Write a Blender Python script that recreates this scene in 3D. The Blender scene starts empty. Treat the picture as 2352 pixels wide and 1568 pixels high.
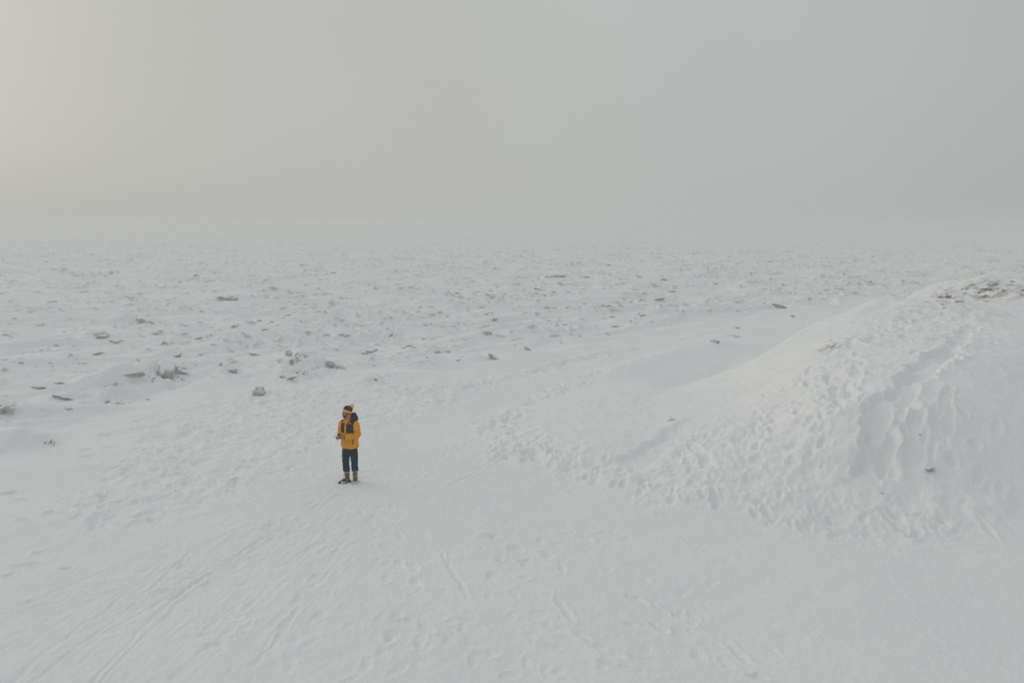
import bpy, bmesh, math, random
import numpy as np
from mathutils import Vector, Matrix, noise as mnoise
R = math.radians
SC = bpy.context.scene
COL = SC.collection

# ------------------------------------------------------------------ camera
CAM_H, PITCH, FPX = 6.1, R(9.75), 1568.0           # focal length in px of a 2352 x 1568 frame
cam_d = bpy.data.cameras.new('camera'); cam = bpy.data.objects.new('camera', cam_d); COL.objects.link(cam)
cam_d.sensor_width = 36; cam_d.lens = 24; cam_d.clip_end = 9000; cam_d.clip_start = 0.1
cam.location = (0, 0, CAM_H); cam.rotation_euler = (R(90) - PITCH, 0, 0)
SC.camera = cam

# ------------------------------------------------------------------ world, sun, exposure
SUN_AZ, SUN_EL = R(-62), R(20)                     # azimuth from +Y towards +X
SDIR = Vector((math.sin(SUN_AZ) * math.cos(SUN_EL), math.cos(SUN_AZ) * math.cos(SUN_EL), math.sin(SUN_EL)))
world = bpy.data.worlds.new('World'); SC.world = world; world.use_nodes = True
wn, wl = world.node_tree.nodes, world.node_tree.links; wn.clear()
def wnode(t, **k):
    n = wn.new(t)
    for a, b in k.items(): setattr(n, a, b)
    return n
sky = wnode('ShaderNodeTexSky', sky_type='NISHITA', sun_disc=False, sun_elevation=SUN_EL, sun_rotation=SUN_AZ, dust_density=6.0)
hsv = wnode('ShaderNodeHueSaturation'); hsv.inputs['Saturation'].default_value = 0.25; hsv.inputs['Value'].default_value = 0.1
wl.new(sky.outputs[0], hsv.inputs['Color'])
tc = wnode('ShaderNodeTexCoord')
dot = wnode('ShaderNodeVectorMath', operation='DOT_PRODUCT')
gv = Vector((math.sin(R(-50)), math.cos(R(-50)), 0.22)).normalized()
dot.inputs[1].default_value = gv
wl.new(tc.outputs['Generated'], dot.inputs[0])
ramp = wnode('ShaderNodeValToRGB'); e = ramp.color_ramp; e.interpolation = 'B_SPLINE'
mr = wnode('ShaderNodeMapRange'); mr.inputs['From Min'].default_value = -1; mr.inputs['From Max'].default_value = 1
wl.new(dot.outputs['Value'], mr.inputs[0]); wl.new(mr.outputs[0], ramp.inputs[0])
stops = [(0.0, (.40, .42, .42)), (0.45, (.408, .428, .428)), (0.62, (.474, .492, .487)), (0.80, (.492, .503, .489)), (0.93, (.476, .483, .460)), (1.0, (.515, .510, .452))]
e.elements[0].position = stops[0][0]; e.elements[0].color = (*stops[0][1], 1)
e.elements[1].position = stops[-1][0]; e.elements[1].color = (*stops[-1][1], 1)
for p, c in stops[1:-1]:
    q = e.elements.new(p); q.color = (*c, 1)
# a fog bank is brighter overhead than at the horizon
sep = wnode('ShaderNodeSeparateXYZ'); wl.new(tc.outputs['Generated'], sep.inputs[0])
mz = wnode('ShaderNodeMapRange'); mz.inputs['From Min'].default_value = 0.25; mz.inputs['From Max'].default_value = 1.0
mz.inputs['To Min'].default_value = 0.0; mz.inputs['To Max'].default_value = 1.0; wl.new(sep.outputs[2], mz.inputs[0])
wnz = wnode('ShaderNodeTexNoise'); wnz.inputs['Scale'].default_value = 1.6; wnz.inputs['Detail'].default_value = 3; wl.new(tc.outputs['Generated'], wnz.inputs['Vector'])
wmr = wnode('ShaderNodeMapRange'); wmr.inputs['From Min'].default_value = .3; wmr.inputs['From Max'].default_value = .7; wmr.inputs['To Min'].default_value = .965; wmr.inputs['To Max'].default_value = 1.035; wl.new(wnz.outputs['Fac'], wmr.inputs[0])
uneven = wnode('ShaderNodeVectorMath', operation='SCALE'); wl.new(ramp.outputs[0], uneven.inputs[0]); wl.new(wmr.outputs[0], uneven.inputs['Scale'])
sc_ = wnode('ShaderNodeMix', data_type='RGBA'); wl.new(mz.outputs[0], sc_.inputs['Factor']); wl.new(uneven.outputs[0], sc_.inputs['A']); sc_.inputs['B'].default_value = (.572, .597, .613, 1)
mix = wnode('ShaderNodeMix', data_type='RGBA'); mix.inputs['Factor'].default_value = 0.93
wl.new(hsv.outputs[0], mix.inputs['A']); wl.new(sc_.outputs['Result'], mix.inputs['B'])
bg = wnode('ShaderNodeBackground'); bg.inputs['Strength'].default_value = 1.0
out = wnode('ShaderNodeOutputWorld'); wl.new(mix.outputs['Result'], bg.inputs['Color']); wl.new(bg.outputs[0], out.inputs[0])

sd = bpy.data.lights.new('sun', 'SUN'); sun = bpy.data.objects.new('sun', sd); COL.objects.link(sun)
sd.energy = 0.54; sd.angle = R(36); sd.color = (1.0, .90, .74)
sun.rotation_euler = SDIR.to_track_quat('Z', 'Y').to_euler()

SC.view_settings.view_transform = 'Standard'; SC.view_settings.look = 'None'
SC.view_settings.exposure = 0.0; SC.view_settings.gamma = 1.0
try: SC.view_settings.use_curve_mapping = False
except Exception: pass
cy = SC.cycles
cy.max_bounces = 6; cy.diffuse_bounces = 4; cy.glossy_bounces = 2; cy.volume_bounces = 3; cy.transmission_bounces = 2
cy.use_denoising = True
try: cy.denoiser = 'OPENIMAGEDENOISE'; cy.denoising_input_passes = 'RGB_ALBEDO_NORMAL'
except Exception: pass

# ------------------------------------------------------------------ helpers
def tag(o, label=None, cat=None, group=None, kind=None):
    if label: o['label'] = label
    if cat: o['category'] = cat
    if group: o['group'] = group
    if kind: o['kind'] = kind
    return o
def ray(px, py):
    u, v = (px - 1176) / FPX, -(py - 784) / FPX
    return (u, math.cos(PITCH) + v * math.sin(PITCH), -math.sin(PITCH) + v * math.cos(PITCH))
def P(px, py, z=0.0):
    d = ray(px, py); t = (z - CAM_H) / d[2]
    return (d[0] * t, d[1] * t)
def smooth(a, b, x):
    t = np.clip((x - a) / (b - a), 0, 1); return t * t * (3 - 2 * t)

_rs = np.random.RandomState(7)
_perm = _rs.permutation(512).astype(np.int32); _perm = np.concatenate([_perm, _perm])
_ga = np.arange(512) * 2 * math.pi / 512
_gx, _gy = np.cos(_ga).astype(np.float32), np.sin(_ga).astype(np.float32)
def perlin(x, y, seed=0):
    x = x + seed * 17.31; y = y - seed * 9.77
    xi = np.floor(x); yi = np.floor(y)
    xf = (x - xi).astype(np.float32); yf = (y - yi).astype(np.float32)
    xi = xi.astype(np.int64) & 511; yi = yi.astype(np.int64) & 511
    u = xf * xf * xf * (xf * (xf * 6 - 15) + 10); v = yf * yf * yf * (yf * (yf * 6 - 15) + 10)
    def g(ix, iy, dx, dy):
        h = _perm[_perm[ix & 511] + (iy & 511)]
        return _gx[h] * dx + _gy[h] * dy
    a = g(xi, yi, xf, yf); b = g(xi + 1, yi, xf - 1, yf)
    c = g(xi, yi + 1, xf, yf - 1); d = g(xi + 1, yi + 1, xf - 1, yf - 1)
    return ((a + u * (b - a)) * (1 - v) + (c + u * (d - c)) * v) * 1.5
def fbm(x, y, seed, octv=3, gain=.5):
    s = 0; a = 1
    for i in range(octv):
        s = s + a * perlin(x * 2 ** i, y * 2 ** i, seed + i * 3); a *= gain
    return s
def poly_sdf(X, Y, pts):
    """signed distance, negative inside"""
    d2 = np.full(X.shape, 1e12, np.float32); inside = np.zeros(X.shape, bool)
    n = len(pts)
    for i in range(n):
        ax, ay = pts[i]; bx, by = pts[(i + 1) % n]
        ex, ey = bx - ax, by - ay; L = ex * ex + ey * ey + 1e-9
        t = np.clip(((X - ax) * ex + (Y - ay) * ey) / L, 0, 1)
        dd = (X - ax - t * ex) ** 2 + (Y - ay - t * ey) ** 2
        d2 = np.minimum(d2, dd)
        c = ((ay > Y) != (by > Y)) & (X < (bx - ax) * (Y - ay) / ((by - ay) if by != ay else 1e-9) + ax)
        inside ^= c
    d = np.sqrt(d2); return np.where(inside, -d, d)

# ------------------------------------------------------------------ materials
def mat(name, base, rough=.7, spec=.3, bump=None, var=None, extra=None):
    """base colour, optional noise variation (colour2, scale, lo, hi) and noise bump (scale, distance)"""
    m = bpy.data.materials.new(name); m.use_nodes = True
    n, l = m.node_tree.nodes, m.node_tree.links
    b = n['Principled BSDF']
    b.inputs['Base Color'].default_value = (*base, 1); b.inputs['Roughness'].default_value = rough
    b.inputs['Specular IOR Level'].default_value = spec
    tc = n.new('ShaderNodeTexCoord')
    if var:
        c2, sc, lo, hi = var
        t = n.new('ShaderNodeTexNoise'); t.inputs['Scale'].default_value = sc; t.inputs['Detail'].default_value = 4
        l.new(tc.outputs['Object'], t.inputs['Vector'])
        r = n.new('ShaderNodeMapRange'); r.inputs['From Min'].default_value = lo; r.inputs['From Max'].default_value = hi
        l.new(t.outputs['Fac'], r.inputs[0])
        mx = n.new('ShaderNodeMix'); mx.data_type = 'RGBA'
        mx.inputs['A'].default_value = (*base, 1); mx.inputs['B'].default_value = (*c2, 1)
        l.new(r.outputs[0], mx.inputs['Factor']); l.new(mx.outputs['Result'], b.inputs['Base Color'])
    if bump:
        t = n.new('ShaderNodeTexNoise'); t.inputs['Scale'].default_value = bump[0]; t.inputs['Detail'].default_value = 3
        l.new(tc.outputs['Object'], t.inputs['Vector'])
        bp = n.new('ShaderNodeBump'); bp.inputs['Distance'].default_value = bump[1]; bp.inputs['Strength'].default_value = 1
        l.new(t.outputs['Fac'], bp.inputs['Height']); l.new(bp.outputs[0], b.inputs['Normal'])
    if extra: extra(m, n, l, b, tc)
    return m

SNOW = (.855, .862, .868)
def snow_ground_nodes(m, n, l, b, tc):
    at = n.new('ShaderNodeAttribute'); at.attribute_name = 'ice'
    ns = n.new('ShaderNodeTexNoise'); ns.inputs['Scale'].default_value = 5; ns.inputs['Detail'].default_value = 6
    l.new(tc.outputs['Object'], ns.inputs['Vector'])
    ic = n.new('ShaderNodeMix'); ic.data_type = 'RGBA'
    ic.inputs['A'].default_value = (.25, .25, .235, 1); ic.inputs['B'].default_value = (.55, .56, .55, 1)
    l.new(ns.outputs['Fac'], ic.inputs['Factor'])
    # soft tonal variety of the snow itself: old crust against fresh powder
    n2 = n.new('ShaderNodeTexNoise'); n2.inputs['Scale'].default_value = .35; n2.inputs['Detail'].default_value = 5
    l.new(tc.outputs['Object'], n2.inputs['Vector'])
    r2 = n.new('ShaderNodeMapRange'); r2.inputs['From Min'].default_value = .35; r2.inputs['From Max'].default_value = .65
    l.new(n2.outputs['Fac'], r2.inputs[0])
    sn = n.new('ShaderNodeMix'); sn.data_type = 'RGBA'
    sn.inputs['A'].default_value = (.835, .848, .856, 1); sn.inputs['B'].default_value = (.87, .873, .876, 1)
    l.new(r2.outputs[0], sn.inputs['Factor'])
    mx = n.new('ShaderNodeMix'); mx.data_type = 'RGBA'
    l.new(at.outputs['Fac'], mx.inputs['Factor']); l.new(sn.outputs['Result'], mx.inputs['A']); l.new(ic.outputs['Result'], mx.inputs['B'])
    ea = n.new('ShaderNodeAttribute'); ea.attribute_name = 'earth'
    m3 = n.new('ShaderNodeMix'); m3.data_type = 'RGBA'; m3.inputs['B'].default_value = (.40, .35, .29, 1)
    l.new(ea.outputs['Fac'], m3.inputs['Factor']); l.new(mx.outputs['Result'], m3.inputs['A']); l.new(m3.outputs['Result'], b.inputs['Base Color'])
    t1 = n.new('ShaderNodeTexNoise'); t1.inputs['Scale'].default_value = 9; t1.inputs['Detail'].default_value = 6; t1.inputs['Roughness'].default_value = .62
    l.new(tc.outputs['Object'], t1.inputs['Vector'])
    bp = n.new('ShaderNodeBump'); bp.inputs['Distance'].default_value = .022; bp.inputs['Strength'].default_value = 1
    l.new(t1.outputs['Fac'], bp.inputs['Height']); l.new(bp.outputs[0], b.inputs['Normal'])
M_SNOW = mat('snow', SNOW, .75, .15, extra=snow_ground_nodes)

def ice_nodes(dark, pale, lo, hi):
    def f(m, n, l, b, tc):
        ns = n.new('ShaderNodeTexNoise'); ns.inputs['Scale'].default_value = 3.5; ns.inputs['Detail'].default_value = 6
        l.new(tc.outputs['Object'], ns.inputs['Vector'])
        ic = n.new('ShaderNodeMix'); ic.data_type = 'RGBA'
        ic.inputs['A'].default_value = (*dark, 1); ic.inputs['B'].default_value = (*pale, 1)
        rr = n.new('ShaderNodeMapRange'); rr.inputs['From Min'].default_value = .35; rr.inputs['From Max'].default_value = .65
        l.new(ns.outputs['Fac'], rr.inputs[0]); l.new(rr.outputs[0], ic.inputs['Factor'])
        # snow lies on the faces that point up
        g = n.new('ShaderNodeNewGeometry'); s = n.new('ShaderNodeSeparateXYZ'); l.new(g.outputs['Normal'], s.inputs[0])
        n2 = n.new('ShaderNodeTexNoise'); n2.inputs['Scale'].default_value = 7; n2.inputs['Detail'].default_value = 5
        l.new(tc.outputs['Object'], n2.inputs['Vector'])
        ad = n.new('ShaderNodeMath'); ad.operation = 'MULTIPLY_ADD'; ad.inputs[1].default_value = .9
        l.new(n2.outputs['Fac'], ad.inputs[0]); l.new(s.outputs[2], ad.inputs[2])
        r = n.new('ShaderNodeMapRange'); r.inputs['From Min'].default_value = lo; r.inputs['From Max'].default_value = hi
        l.new(ad.outputs[0], r.inputs[0])
        mx = n.new('ShaderNodeMix'); mx.data_type = 'RGBA'; mx.inputs['B'].default_value = (*SNOW, 1)
        l.new(r.outputs[0], mx.inputs['Factor']); l.new(ic.outputs['Result'], mx.inputs['A'])
        l.new(mx.outputs['Result'], b.inputs['Base Color'])
        bp = n.new('ShaderNodeBump'); bp.inputs['Distance'].default_value = .012
        l.new(n2.outputs['Fac'], bp.inputs['Height']); l.new(bp.outputs[0], b.inputs['Normal'])
    return f
M_ICE = mat('dirty_ice', (.5, .5, .47), .55, .3, extra=ice_nodes((.31, .30, .265), (.60, .59, .55), .66, .96))
M_ICEPALE = mat('pale_ice', (.6, .6, .5), .5, .3, extra=ice_nodes((.42, .42, .37), (.68, .68, .62), 1.0, 1.4))
M_ROCK = mat('brown_rock', (.2, .15, .1), .9, .2, extra=ice_nodes((.33, .30, .255), (.56, .52, .46), .58, .86))
M_STONE = mat('grey_stone', (.2, .2, .2), .9, .2, extra=ice_nodes((.34, .34, .33), (.56, .56, .55), .7, 1.0))

# ------------------------------------------------------------------ the snow mound: heights at surveyed points, joined by a thin-plate spline
CP = []
for px, py, z in [
    (1110, 975, 0), (1085, 1010, 0), (1130, 1050, 0), (1300, 1103, 0), (1480, 1152, 0), (1700, 1215, 0), (1900, 1250, 0), (2100, 1270, 0),
    (2352, 1285, 0), (2700, 1300, 0), (3100, 1310, 0), (950, 1030, 0), (1100, 1150, 0), (1400, 1250, 0), (1800, 1350, 0), (2300, 1400, 0), (2900, 1430, 0),
    (1160, 990, .22), (1210, 1015, .28), (1300, 1050, .3), (1300, 950, .3), (1420, 1080, .3), (1450, 905, .35), (1600, 870, .35), (1600, 1130, .3),
    (1280, 890, 0.0), (1380, 840, 0.02), (1500, 805, 0.02), (1650, 775, 0.0), (1150, 920, 0), (1200, 860, 0), (1400, 790, 0), (1000, 960, 0),
    (1500, 1050, .4), (1500, 960, .48), (1650, 1100, .45), (1650, 1000, .85), (1650, 920, .95), (1680, 868, .8),
    (1750, 822, 1.45), (1830, 770, 2.1), (1880, 738, 2.5), (2000, 692, 3.0), (2120, 660, 3.3), (2250, 645, 3.5), (2352, 650, 3.5), (2700, 650, 3.4),
    (1780, 1150, .35), (1780, 1050, .8), (1780, 950, 1.3), (1780, 880, 1.55),
    (1900, 1180, .22), (1900, 1100, .6), (1900, 1000, 1.25), (1900, 900, 1.9), (1900, 820, 2.25),
    (2100, 1190, .25), (2100, 1120, .6), (2100, 1030, 1.25), (2100, 930, 1.95), (2100, 830, 2.5), (2100, 740, 2.9), (2100, 690, 3.1),
    (2300, 1200, .25), (2300, 1130, .6), (2300, 1040, 1.2), (2300, 940, 1.85), (2300, 840, 2.45), (2300, 740, 2.95), (2300, 690, 3.2),
    (2700, 1200, .3), (2700, 1050, 1.1), (2700, 900, 1.9), (2700, 750, 2.8)]:
    CP.append((*P(px, py, z), z))
for px, py, z0, back in [(1690, 860, .9, 4.0), (1760, 815, 1.45, 5), (1830, 770, 2.1, 6), (1900, 733, 2.6, 7), (2000, 690, 3.0, 8), (2120, 660, 3.3, 9), (2250, 645, 3.5, 10), (2400, 650, 3.5, 10), (2700, 650, 3.4, 11)]:
    x, y = P(px, py, z0)
    ln = math.hypot(x, y)
    CP.append((x + x / ln * back - 1.0, y + y / ln * back, 0.0)); CP.append((x + x / ln * back * 1.9, y + y / ln * back * 1.9, 0.0))
CP = np.array(CP, dtype=np.float64)
def _U(r2): return r2 * np.log(r2 + 1e-6)
_n = len(CP)
_K = _U((CP[:, None, 0] - CP[None, :, 0]) ** 2 + (CP[:, None, 1] - CP[None, :, 1]) ** 2) + np.eye(_n) * .6
_A = np.zeros((_n + 3, _n + 3)); _A[:_n, :_n] = _K; _A[:_n, _n] = 1; _A[:_n, _n + 1:] = CP[:, :2]; _A[_n:, :_n] = _A[:_n, _n:].T
_w = np.linalg.solve(_A, np.concatenate([CP[:, 2], np.zeros(3)]))
MOUND_EDGE = [P(*q) for q in [(1080, 985), (1110, 1050), (1300, 1112), (1480, 1163), (1700, 1225), (1900, 1260), (2100, 1280), (2352, 1295), (2700, 1310), (3300, 1330)]]
_pb = [P(px, py, z) for px, py, z in [(2900, 640, 3.3), (2352, 650, 3.5), (2120, 660, 3.3), (1950, 710, 2.7), (1800, 790, 1.8), (1690, 855, .9)]]
_bk = [13, 12, 11, 8.5, 7, 4.5]
for (x, y), k in zip(_pb, _bk):
    ln = math.hypot(x, y); MOUND_EDGE.append((x + x / ln * k, y + y / ln * k))
MOUND_EDGE += [P(*q) for q in [(1640, 780), (1500, 806), (1380, 840), (1280, 885), (1180, 925)]]
def mound(X, Y):
    X = np.asarray(X, dtype=np.float64); Y = np.asarray(Y, dtype=np.float64)
    z = _w[_n] + _w[_n + 1] * X + _w[_n + 2] * Y
    for i in range(_n):
        z = z + _w[i] * _U((X - CP[i, 0]) ** 2 + (Y - CP[i, 1]) ** 2)
    k = .06                                          # soft floor at zero
    z = .5 * (z + np.sqrt(z * z + k * k)) - k * .5
    d = poly_sdf(X, Y, MOUND_EDGE)
    return z * smooth(.5, -1.0, d)
def hit_base(px, py):
    d = ray(px, py); t = 6.0
    ts = np.arange(6, 90, .08); X, Y, Z = d[0] * ts, d[1] * ts, CAM_H + d[2] * ts
    h = mound(X, Y); k = np.nonzero(Z < h)[0]
    if len(k) == 0: return P(px, py)
    return (float(X[k[0]]), float(Y[k[0]]))

# ------------------------------------------------------------------ terrain grid: one sheet, finer where the photographer stood
rr = [.4]
while rr[-1] < 5.5: rr.append(rr[-1] * 1.10)
while rr[-1] < 60: rr.append(rr[-1] * 1.0026)
while rr[-1] < 420: rr.append(rr[-1] * 1.0034)
while rr[-1] < 3200: rr.append(rr[-1] * 1.05)
RR = np.array(rr); AMIN, AMAX, NA = -R(50), R(50), 1300
fine = np.linspace(AMIN, AMAX, NA)
coarse = np.linspace(AMAX, AMIN + 2 * math.pi, 122)[1:-1]
AA = np.concatenate([fine, coarse]); NC, NR = len(AA), len(RR)
RG, AG = np.meshgrid(RR, AA, indexing='ij')
GX, GY = RG * np.sin(AG), RG * np.cos(AG)
H = np.zeros(GX.shape)

# mound
reg = (GX > -4) & (GX < 45) & (GY > 7) & (GY < 60)
hm = np.zeros(GX.shape); hm[reg] = mound(GX[reg], GY[reg]); H += hm
onm = smooth(.02, .35, hm)
# where the rough ice field begins
ib = np.array(sorted([P(*q) for q in [(-1500, 1250), (-500, 1150), (0, 1045), (150, 985), (300, 945), (560, 885), (880, 868), (1150, 850), (1400, 785), (1700, 735), (1950, 700), (2352, 680)]]))
ibx = [q[0] for q in ib] + [70]; iby = [q[1] for q in ib] + [52]
yb = np.interp(GX, ibx, iby) + 1.6 * perlin(GX * .25, GY * .25, 5)
front = np.abs(AG) < R(60)
ice = smooth(-1.5, 3.0, GY - yb) * (1 - onm) * (GY > 0)
fadefar = 1.0
# slow roll of the ground
H += .05 * perlin(GX * .12, GY * .12, 1) + .025 * perlin(GX * .4, GY * .4, 2)
# wind drifts on the ice
ca, sa = math.cos(R(28)), math.sin(R(28))
U, V = GX * ca + GY * sa, -GX * sa + GY * ca
warp = .8 * perlin(GX * .18, GY * .18, 31)
dr = perlin(U * .10 + warp, V * .38 + warp, 11)
dr = np.where(dr > 0, dr, dr * .6)
H += ice * (.31 * dr + .18 * (1 - 2 * np.abs(perlin(U * .16, V * .62 + warp, 12))) + .045 * perlin(U * .5, V * 1.9, 13))
H += (1 - ice) * .012 * perlin(U * .5, V * 1.6, 14)
# rubble heaps frozen in
cl = smooth(-.15, .55, fbm(GX * .11, GY * .16, 21, 2))
near_ice = smooth(0, 6, GY - yb)
rb = perlin(GX * .55, GY * .8, 22) + .55 * perlin(GX * 1.3, GY * 1.7, 23)
lump = smooth(.18, .75, rb + .18 * cl)
det = fbm(U * 2.2, V * 4.0, 24, 3, .55)
H += ice * near_ice * lump * (.03 + .09 * cl) * (1 + .5 * det) + ice * near_ice * .020 * det * (.3 + cl)
farr = smooth(35, 110, RG)
fk1 = smooth(.42, .72, perlin(U * .9 + warp, V * 2.3, 33) + .35 * perlin(U * 3.2, V * 6.5, 34) + .30 * cl - .12)
fk2 = smooth(.40, .75, perlin(U * .35, V * .8, 35) + .35 * perlin(U * 1.1, V * 2.4, 36) + .25 * cl - .08) * smooth(30, 60, RG)
fk3 = smooth(.45, .7, perlin(GX * 2.4, GY * 3.6, 37) + .4 * cl - .1)
H += ice * near_ice * ((.07 * fk1 + .04 * fk3) * (1 + .4 * det) + .12 * fk2 * (1 + .4 * det)); H += ice * lump * farr * .10 * (1 + .4 * det)
H += ice * .04 * fbm(U * .9, V * 2.2, 27, 4, .55) * near_ice

# --- stamps
WARPX = .045 * perlin(GX * 4.2, GY * 4.2, 55) + .02 * perlin(GX * 11, GY * 11, 57); WARPY = .045 * perlin(GX * 4.2, GY * 4.2, 56) + .02 * perlin(GX * 11, GY * 11, 58)
def windows(x, y, rad):
    r = math.hypot(x, y); a = math.atan2(x, y)
    if abs(a) > R(49): return None
    i0, i1 = np.searchsorted(RR, r - rad), np.searchsorted(RR, r + rad)
    da = rad / max(r, 1)
    j0 = max(0, int((a - da - AMIN) / (AMAX - AMIN) * (NA - 1))); j1 = min(NA, int((a + da - AMIN) / (AMAX - AMIN) * (NA - 1)) + 2)
    if i1 <= i0 or j1 <= j0: return None
    return slice(i0, i1), slice(j0, j1)
def stamp(x, y, ang, L=.30, W=.13, depth=.05, rim=.3, pw=2.0):
    w = windows(x, y, max(L, W) * 1.1)
    if w is None: return
    dx, dy = GX[w] - x + WARPX[w], GY[w] - y + WARPY[w]
    c, s = math.cos(ang), math.sin(ang)
    a, b = (dx * c + dy * s) / (L * .5), (-dx * s + dy * c) / (W * .5)
    rho = (np.abs(a) ** pw + np.abs(b) ** pw) ** (1 / pw)
    H[w] += depth * (-smooth(1.3, .35, rho) + rim * .7 * np.exp(-((rho - 1.45) / .38) ** 2))
RND = random.Random(3)
def footstep(x, y, ang, depth, sc=1.0):
    stamp(x, y, ang, RND.uniform(.27, .33) * sc, RND.uniform(.12, .17) * sc, depth * RND.uniform(.6, 1.2), RND.uniform(.2, .5), RND.uniform(2, 2.6))
def in_poly(x, y, pts):
    c = False
    for i in range(len(pts)):
        ax, ay = pts[i - 1]; bx, by = pts[i]
        if (ay > y) != (by > y) and x < (bx - ax) * (y - ay) / (by - ay) + ax: c = not c
    return c
def zone_world(pix): return [hit_base(*q) for q in pix]
def scatter_prints(pts, per_m2, depth, sc=1.0, ang=None, spread=3.2, L=None):
    xs = [p[0] for p in pts]; ys = [p[1] for p in pts]
    n = int((max(xs) - min(xs)) * (max(ys) - min(ys)) * per_m2)
    for _ in range(n):
        x, y = RND.uniform(min(xs), max(xs)), RND.uniform(min(ys), max(ys))
        if not in_poly(x, y, pts): continue
        if mnoise.noise(Vector((x * .5, y * .5, 3))) < -.22: continue
        a = RND.uniform(0, 6.28) if ang is None else RND.gauss(ang, spread)
        if L: stamp(x, y, a, L * RND.uniform(.6, 1.4), RND.uniform(.12, .18), depth * RND.uniform(.5, 1.2), .5)
        else: footstep(x, y, a, depth, sc * RND.uniform(.8, 1.2))
def rough(pts, amp, freq, seed, soft=.8):
    d = poly_sdf(GX, GY, pts); k = smooth(soft, -soft, d + .8 * perlin(GX * .6, GY * .6, seed))
    H[:] = H + k * amp * fbm(GX * freq, GY * freq, seed, 4, .6)
Z1 = zone_world([(120, 1170), (330, 1020), (480, 930), (650, 890), (900, 878), (1120, 885), (1010, 945), (830, 1000), (640, 1090), (430, 1180), (300, 1215), (160, 1215)])
rough(Z1, .045, 1.9, 41); scatter_prints(Z1, 4.2, .036, .9)
Z2 = zone_world([(1100, 965), (1170, 945), (1225, 1005), (1340, 1035), (1480, 1075), (1590, 1010), (1700, 930), (1850, 860), (1930, 930), (1900, 1020), (1960, 1110), (2150, 1105), (2300, 1150), (2190, 1235), (1920, 1235), (1650, 1185), (1400, 1125), (1140, 1050)])
rough(Z2, .055, 1.9, 42); scatter_prints(Z2, 6.5, .046, .95, ang=R(60), spread=.7)
Z2b = zone_world([(1830, 880), (1900, 800), (2050, 740), (2180, 690), (2260, 690), (2200, 760), (2050, 860), (1950, 900)])
rough(Z2b, .04, 1.5, 43); scatter_prints(Z2b, 3.0, .07, 1.25, ang=R(45), spread=.8)
Z2c = zone_world([(1560, 900), (1700, 860), (1900, 760), (2080, 710), (2100, 730), (1930, 790), (1740, 880), (1600, 920)])
scatter_prints(Z2c, 2.0, .045, 1.1)
Z2e = zone_world([(1880, 850), (1960, 820), (2000, 900), (1985, 975), (1900, 985)])
rough(Z2e, .05, 2.2, 61, .4); scatter_prints(Z2e, 4.5, 0.055, 1.15)
Z2f = zone_world([(1870, 800), (1960, 765), (2110, 725), (2110, 750), (1990, 790), (1890, 820)])
rough(Z2f, .05, 2.2, 61, .4); scatter_prints(Z2f, 5, 0.06, 1.15)
Z2g = zone_world([(2200, 700), (2300, 720), (2280, 800), (2200, 860), (2150, 850), (2220, 780)])
rough(Z2g, .05, 2.2, 61, .4); scatter_prints(Z2g, 2.2, 0.06, 1.15)
Z2d = zone_world([(1120, 960), (1180, 945), (1240, 1010), (1330, 1040), (1300, 1085), (1150, 1045), (1105, 1000)])
rough(Z2d, .09, 2.2, 49, .4)
for pix in ([(1120, 975), (1200, 930), (1290, 896), (1380, 850), (1440, 832)], [(900, 905), (1100, 880), (1230, 850), (1330, 822), (1450, 803)]):
    q_ = zone_world([(a, b - 6) for a, b in pix] + [(a, b + 9) for a, b in pix[::-1]]); rough(q_, .05, 2.0, 50, .3); scatter_prints(q_, 6, .045)
for pl in ([(285, 890), (300, 862), (360, 848), (440, 858), (450, 880), (390, 897)], [(620, 880), (640, 840), (700, 828), (800, 838), (800, 856), (720, 884)], [(190, 930), (240, 900), (330, 905), (300, 935)],
           [(470, 880), (490, 850), (560, 850), (570, 872)], [(280, 760), (300, 735), (380, 732), (390, 755)], [(330, 800), (360, 780), (440, 780), (440, 800)], [(980, 820), (990, 795), (1050, 795), (1050, 820)], [(-60, 975), (-20, 940), (60, 950), (40, 980)],
           [(770, 785), (790, 765), (930, 765), (920, 785)], [(830, 885), (840, 862), (900, 862), (900, 885)]):
    pw = [P(*q) for q in pl]; rough(pw, .11, 1.5, 63, .35); rough(pw, .06, 3.4, 64, .3)
Z3 = zone_world([(900, 1250), (1200, 1210), (1480, 1230), (1430, 1290), (1150, 1335), (930, 1345)])
rough(Z3, .012, 2.0, 44); scatter_prints(Z3, 3.5, .030, 1.0, ang=R(-40), spread=.8)
Z5 = zone_world([(420, 1240), (900, 1130), (1060, 1300), (1100, 1568), (150, 1568), (100, 1430)])
rough(Z5, .014, 1.6, 45, 1.2); scatter_prints(Z5, 2.2, .016, 1.1)
Z6 = zone_world([(900, 1400), (1300, 1390), (1750, 1480), (1900, 1568), (850, 1568)])
rough(Z6, .010, 1.8, 46, .8); scatter_prints(Z6, 2.0, .022, 1.05, ang=R(-35), spread=.5)
Z7 = zone_world([(0, 1040), (350, 950), (420, 1000), (320, 1100), (0, 1200)])
scatter_prints(Z7, .5, .045, 1.1)
rough(zone_world([(250, 1000), (450, 905), (640, 880), (700, 920), (500, 985), (330, 1040)]), .05, 1.3, 47)

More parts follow.
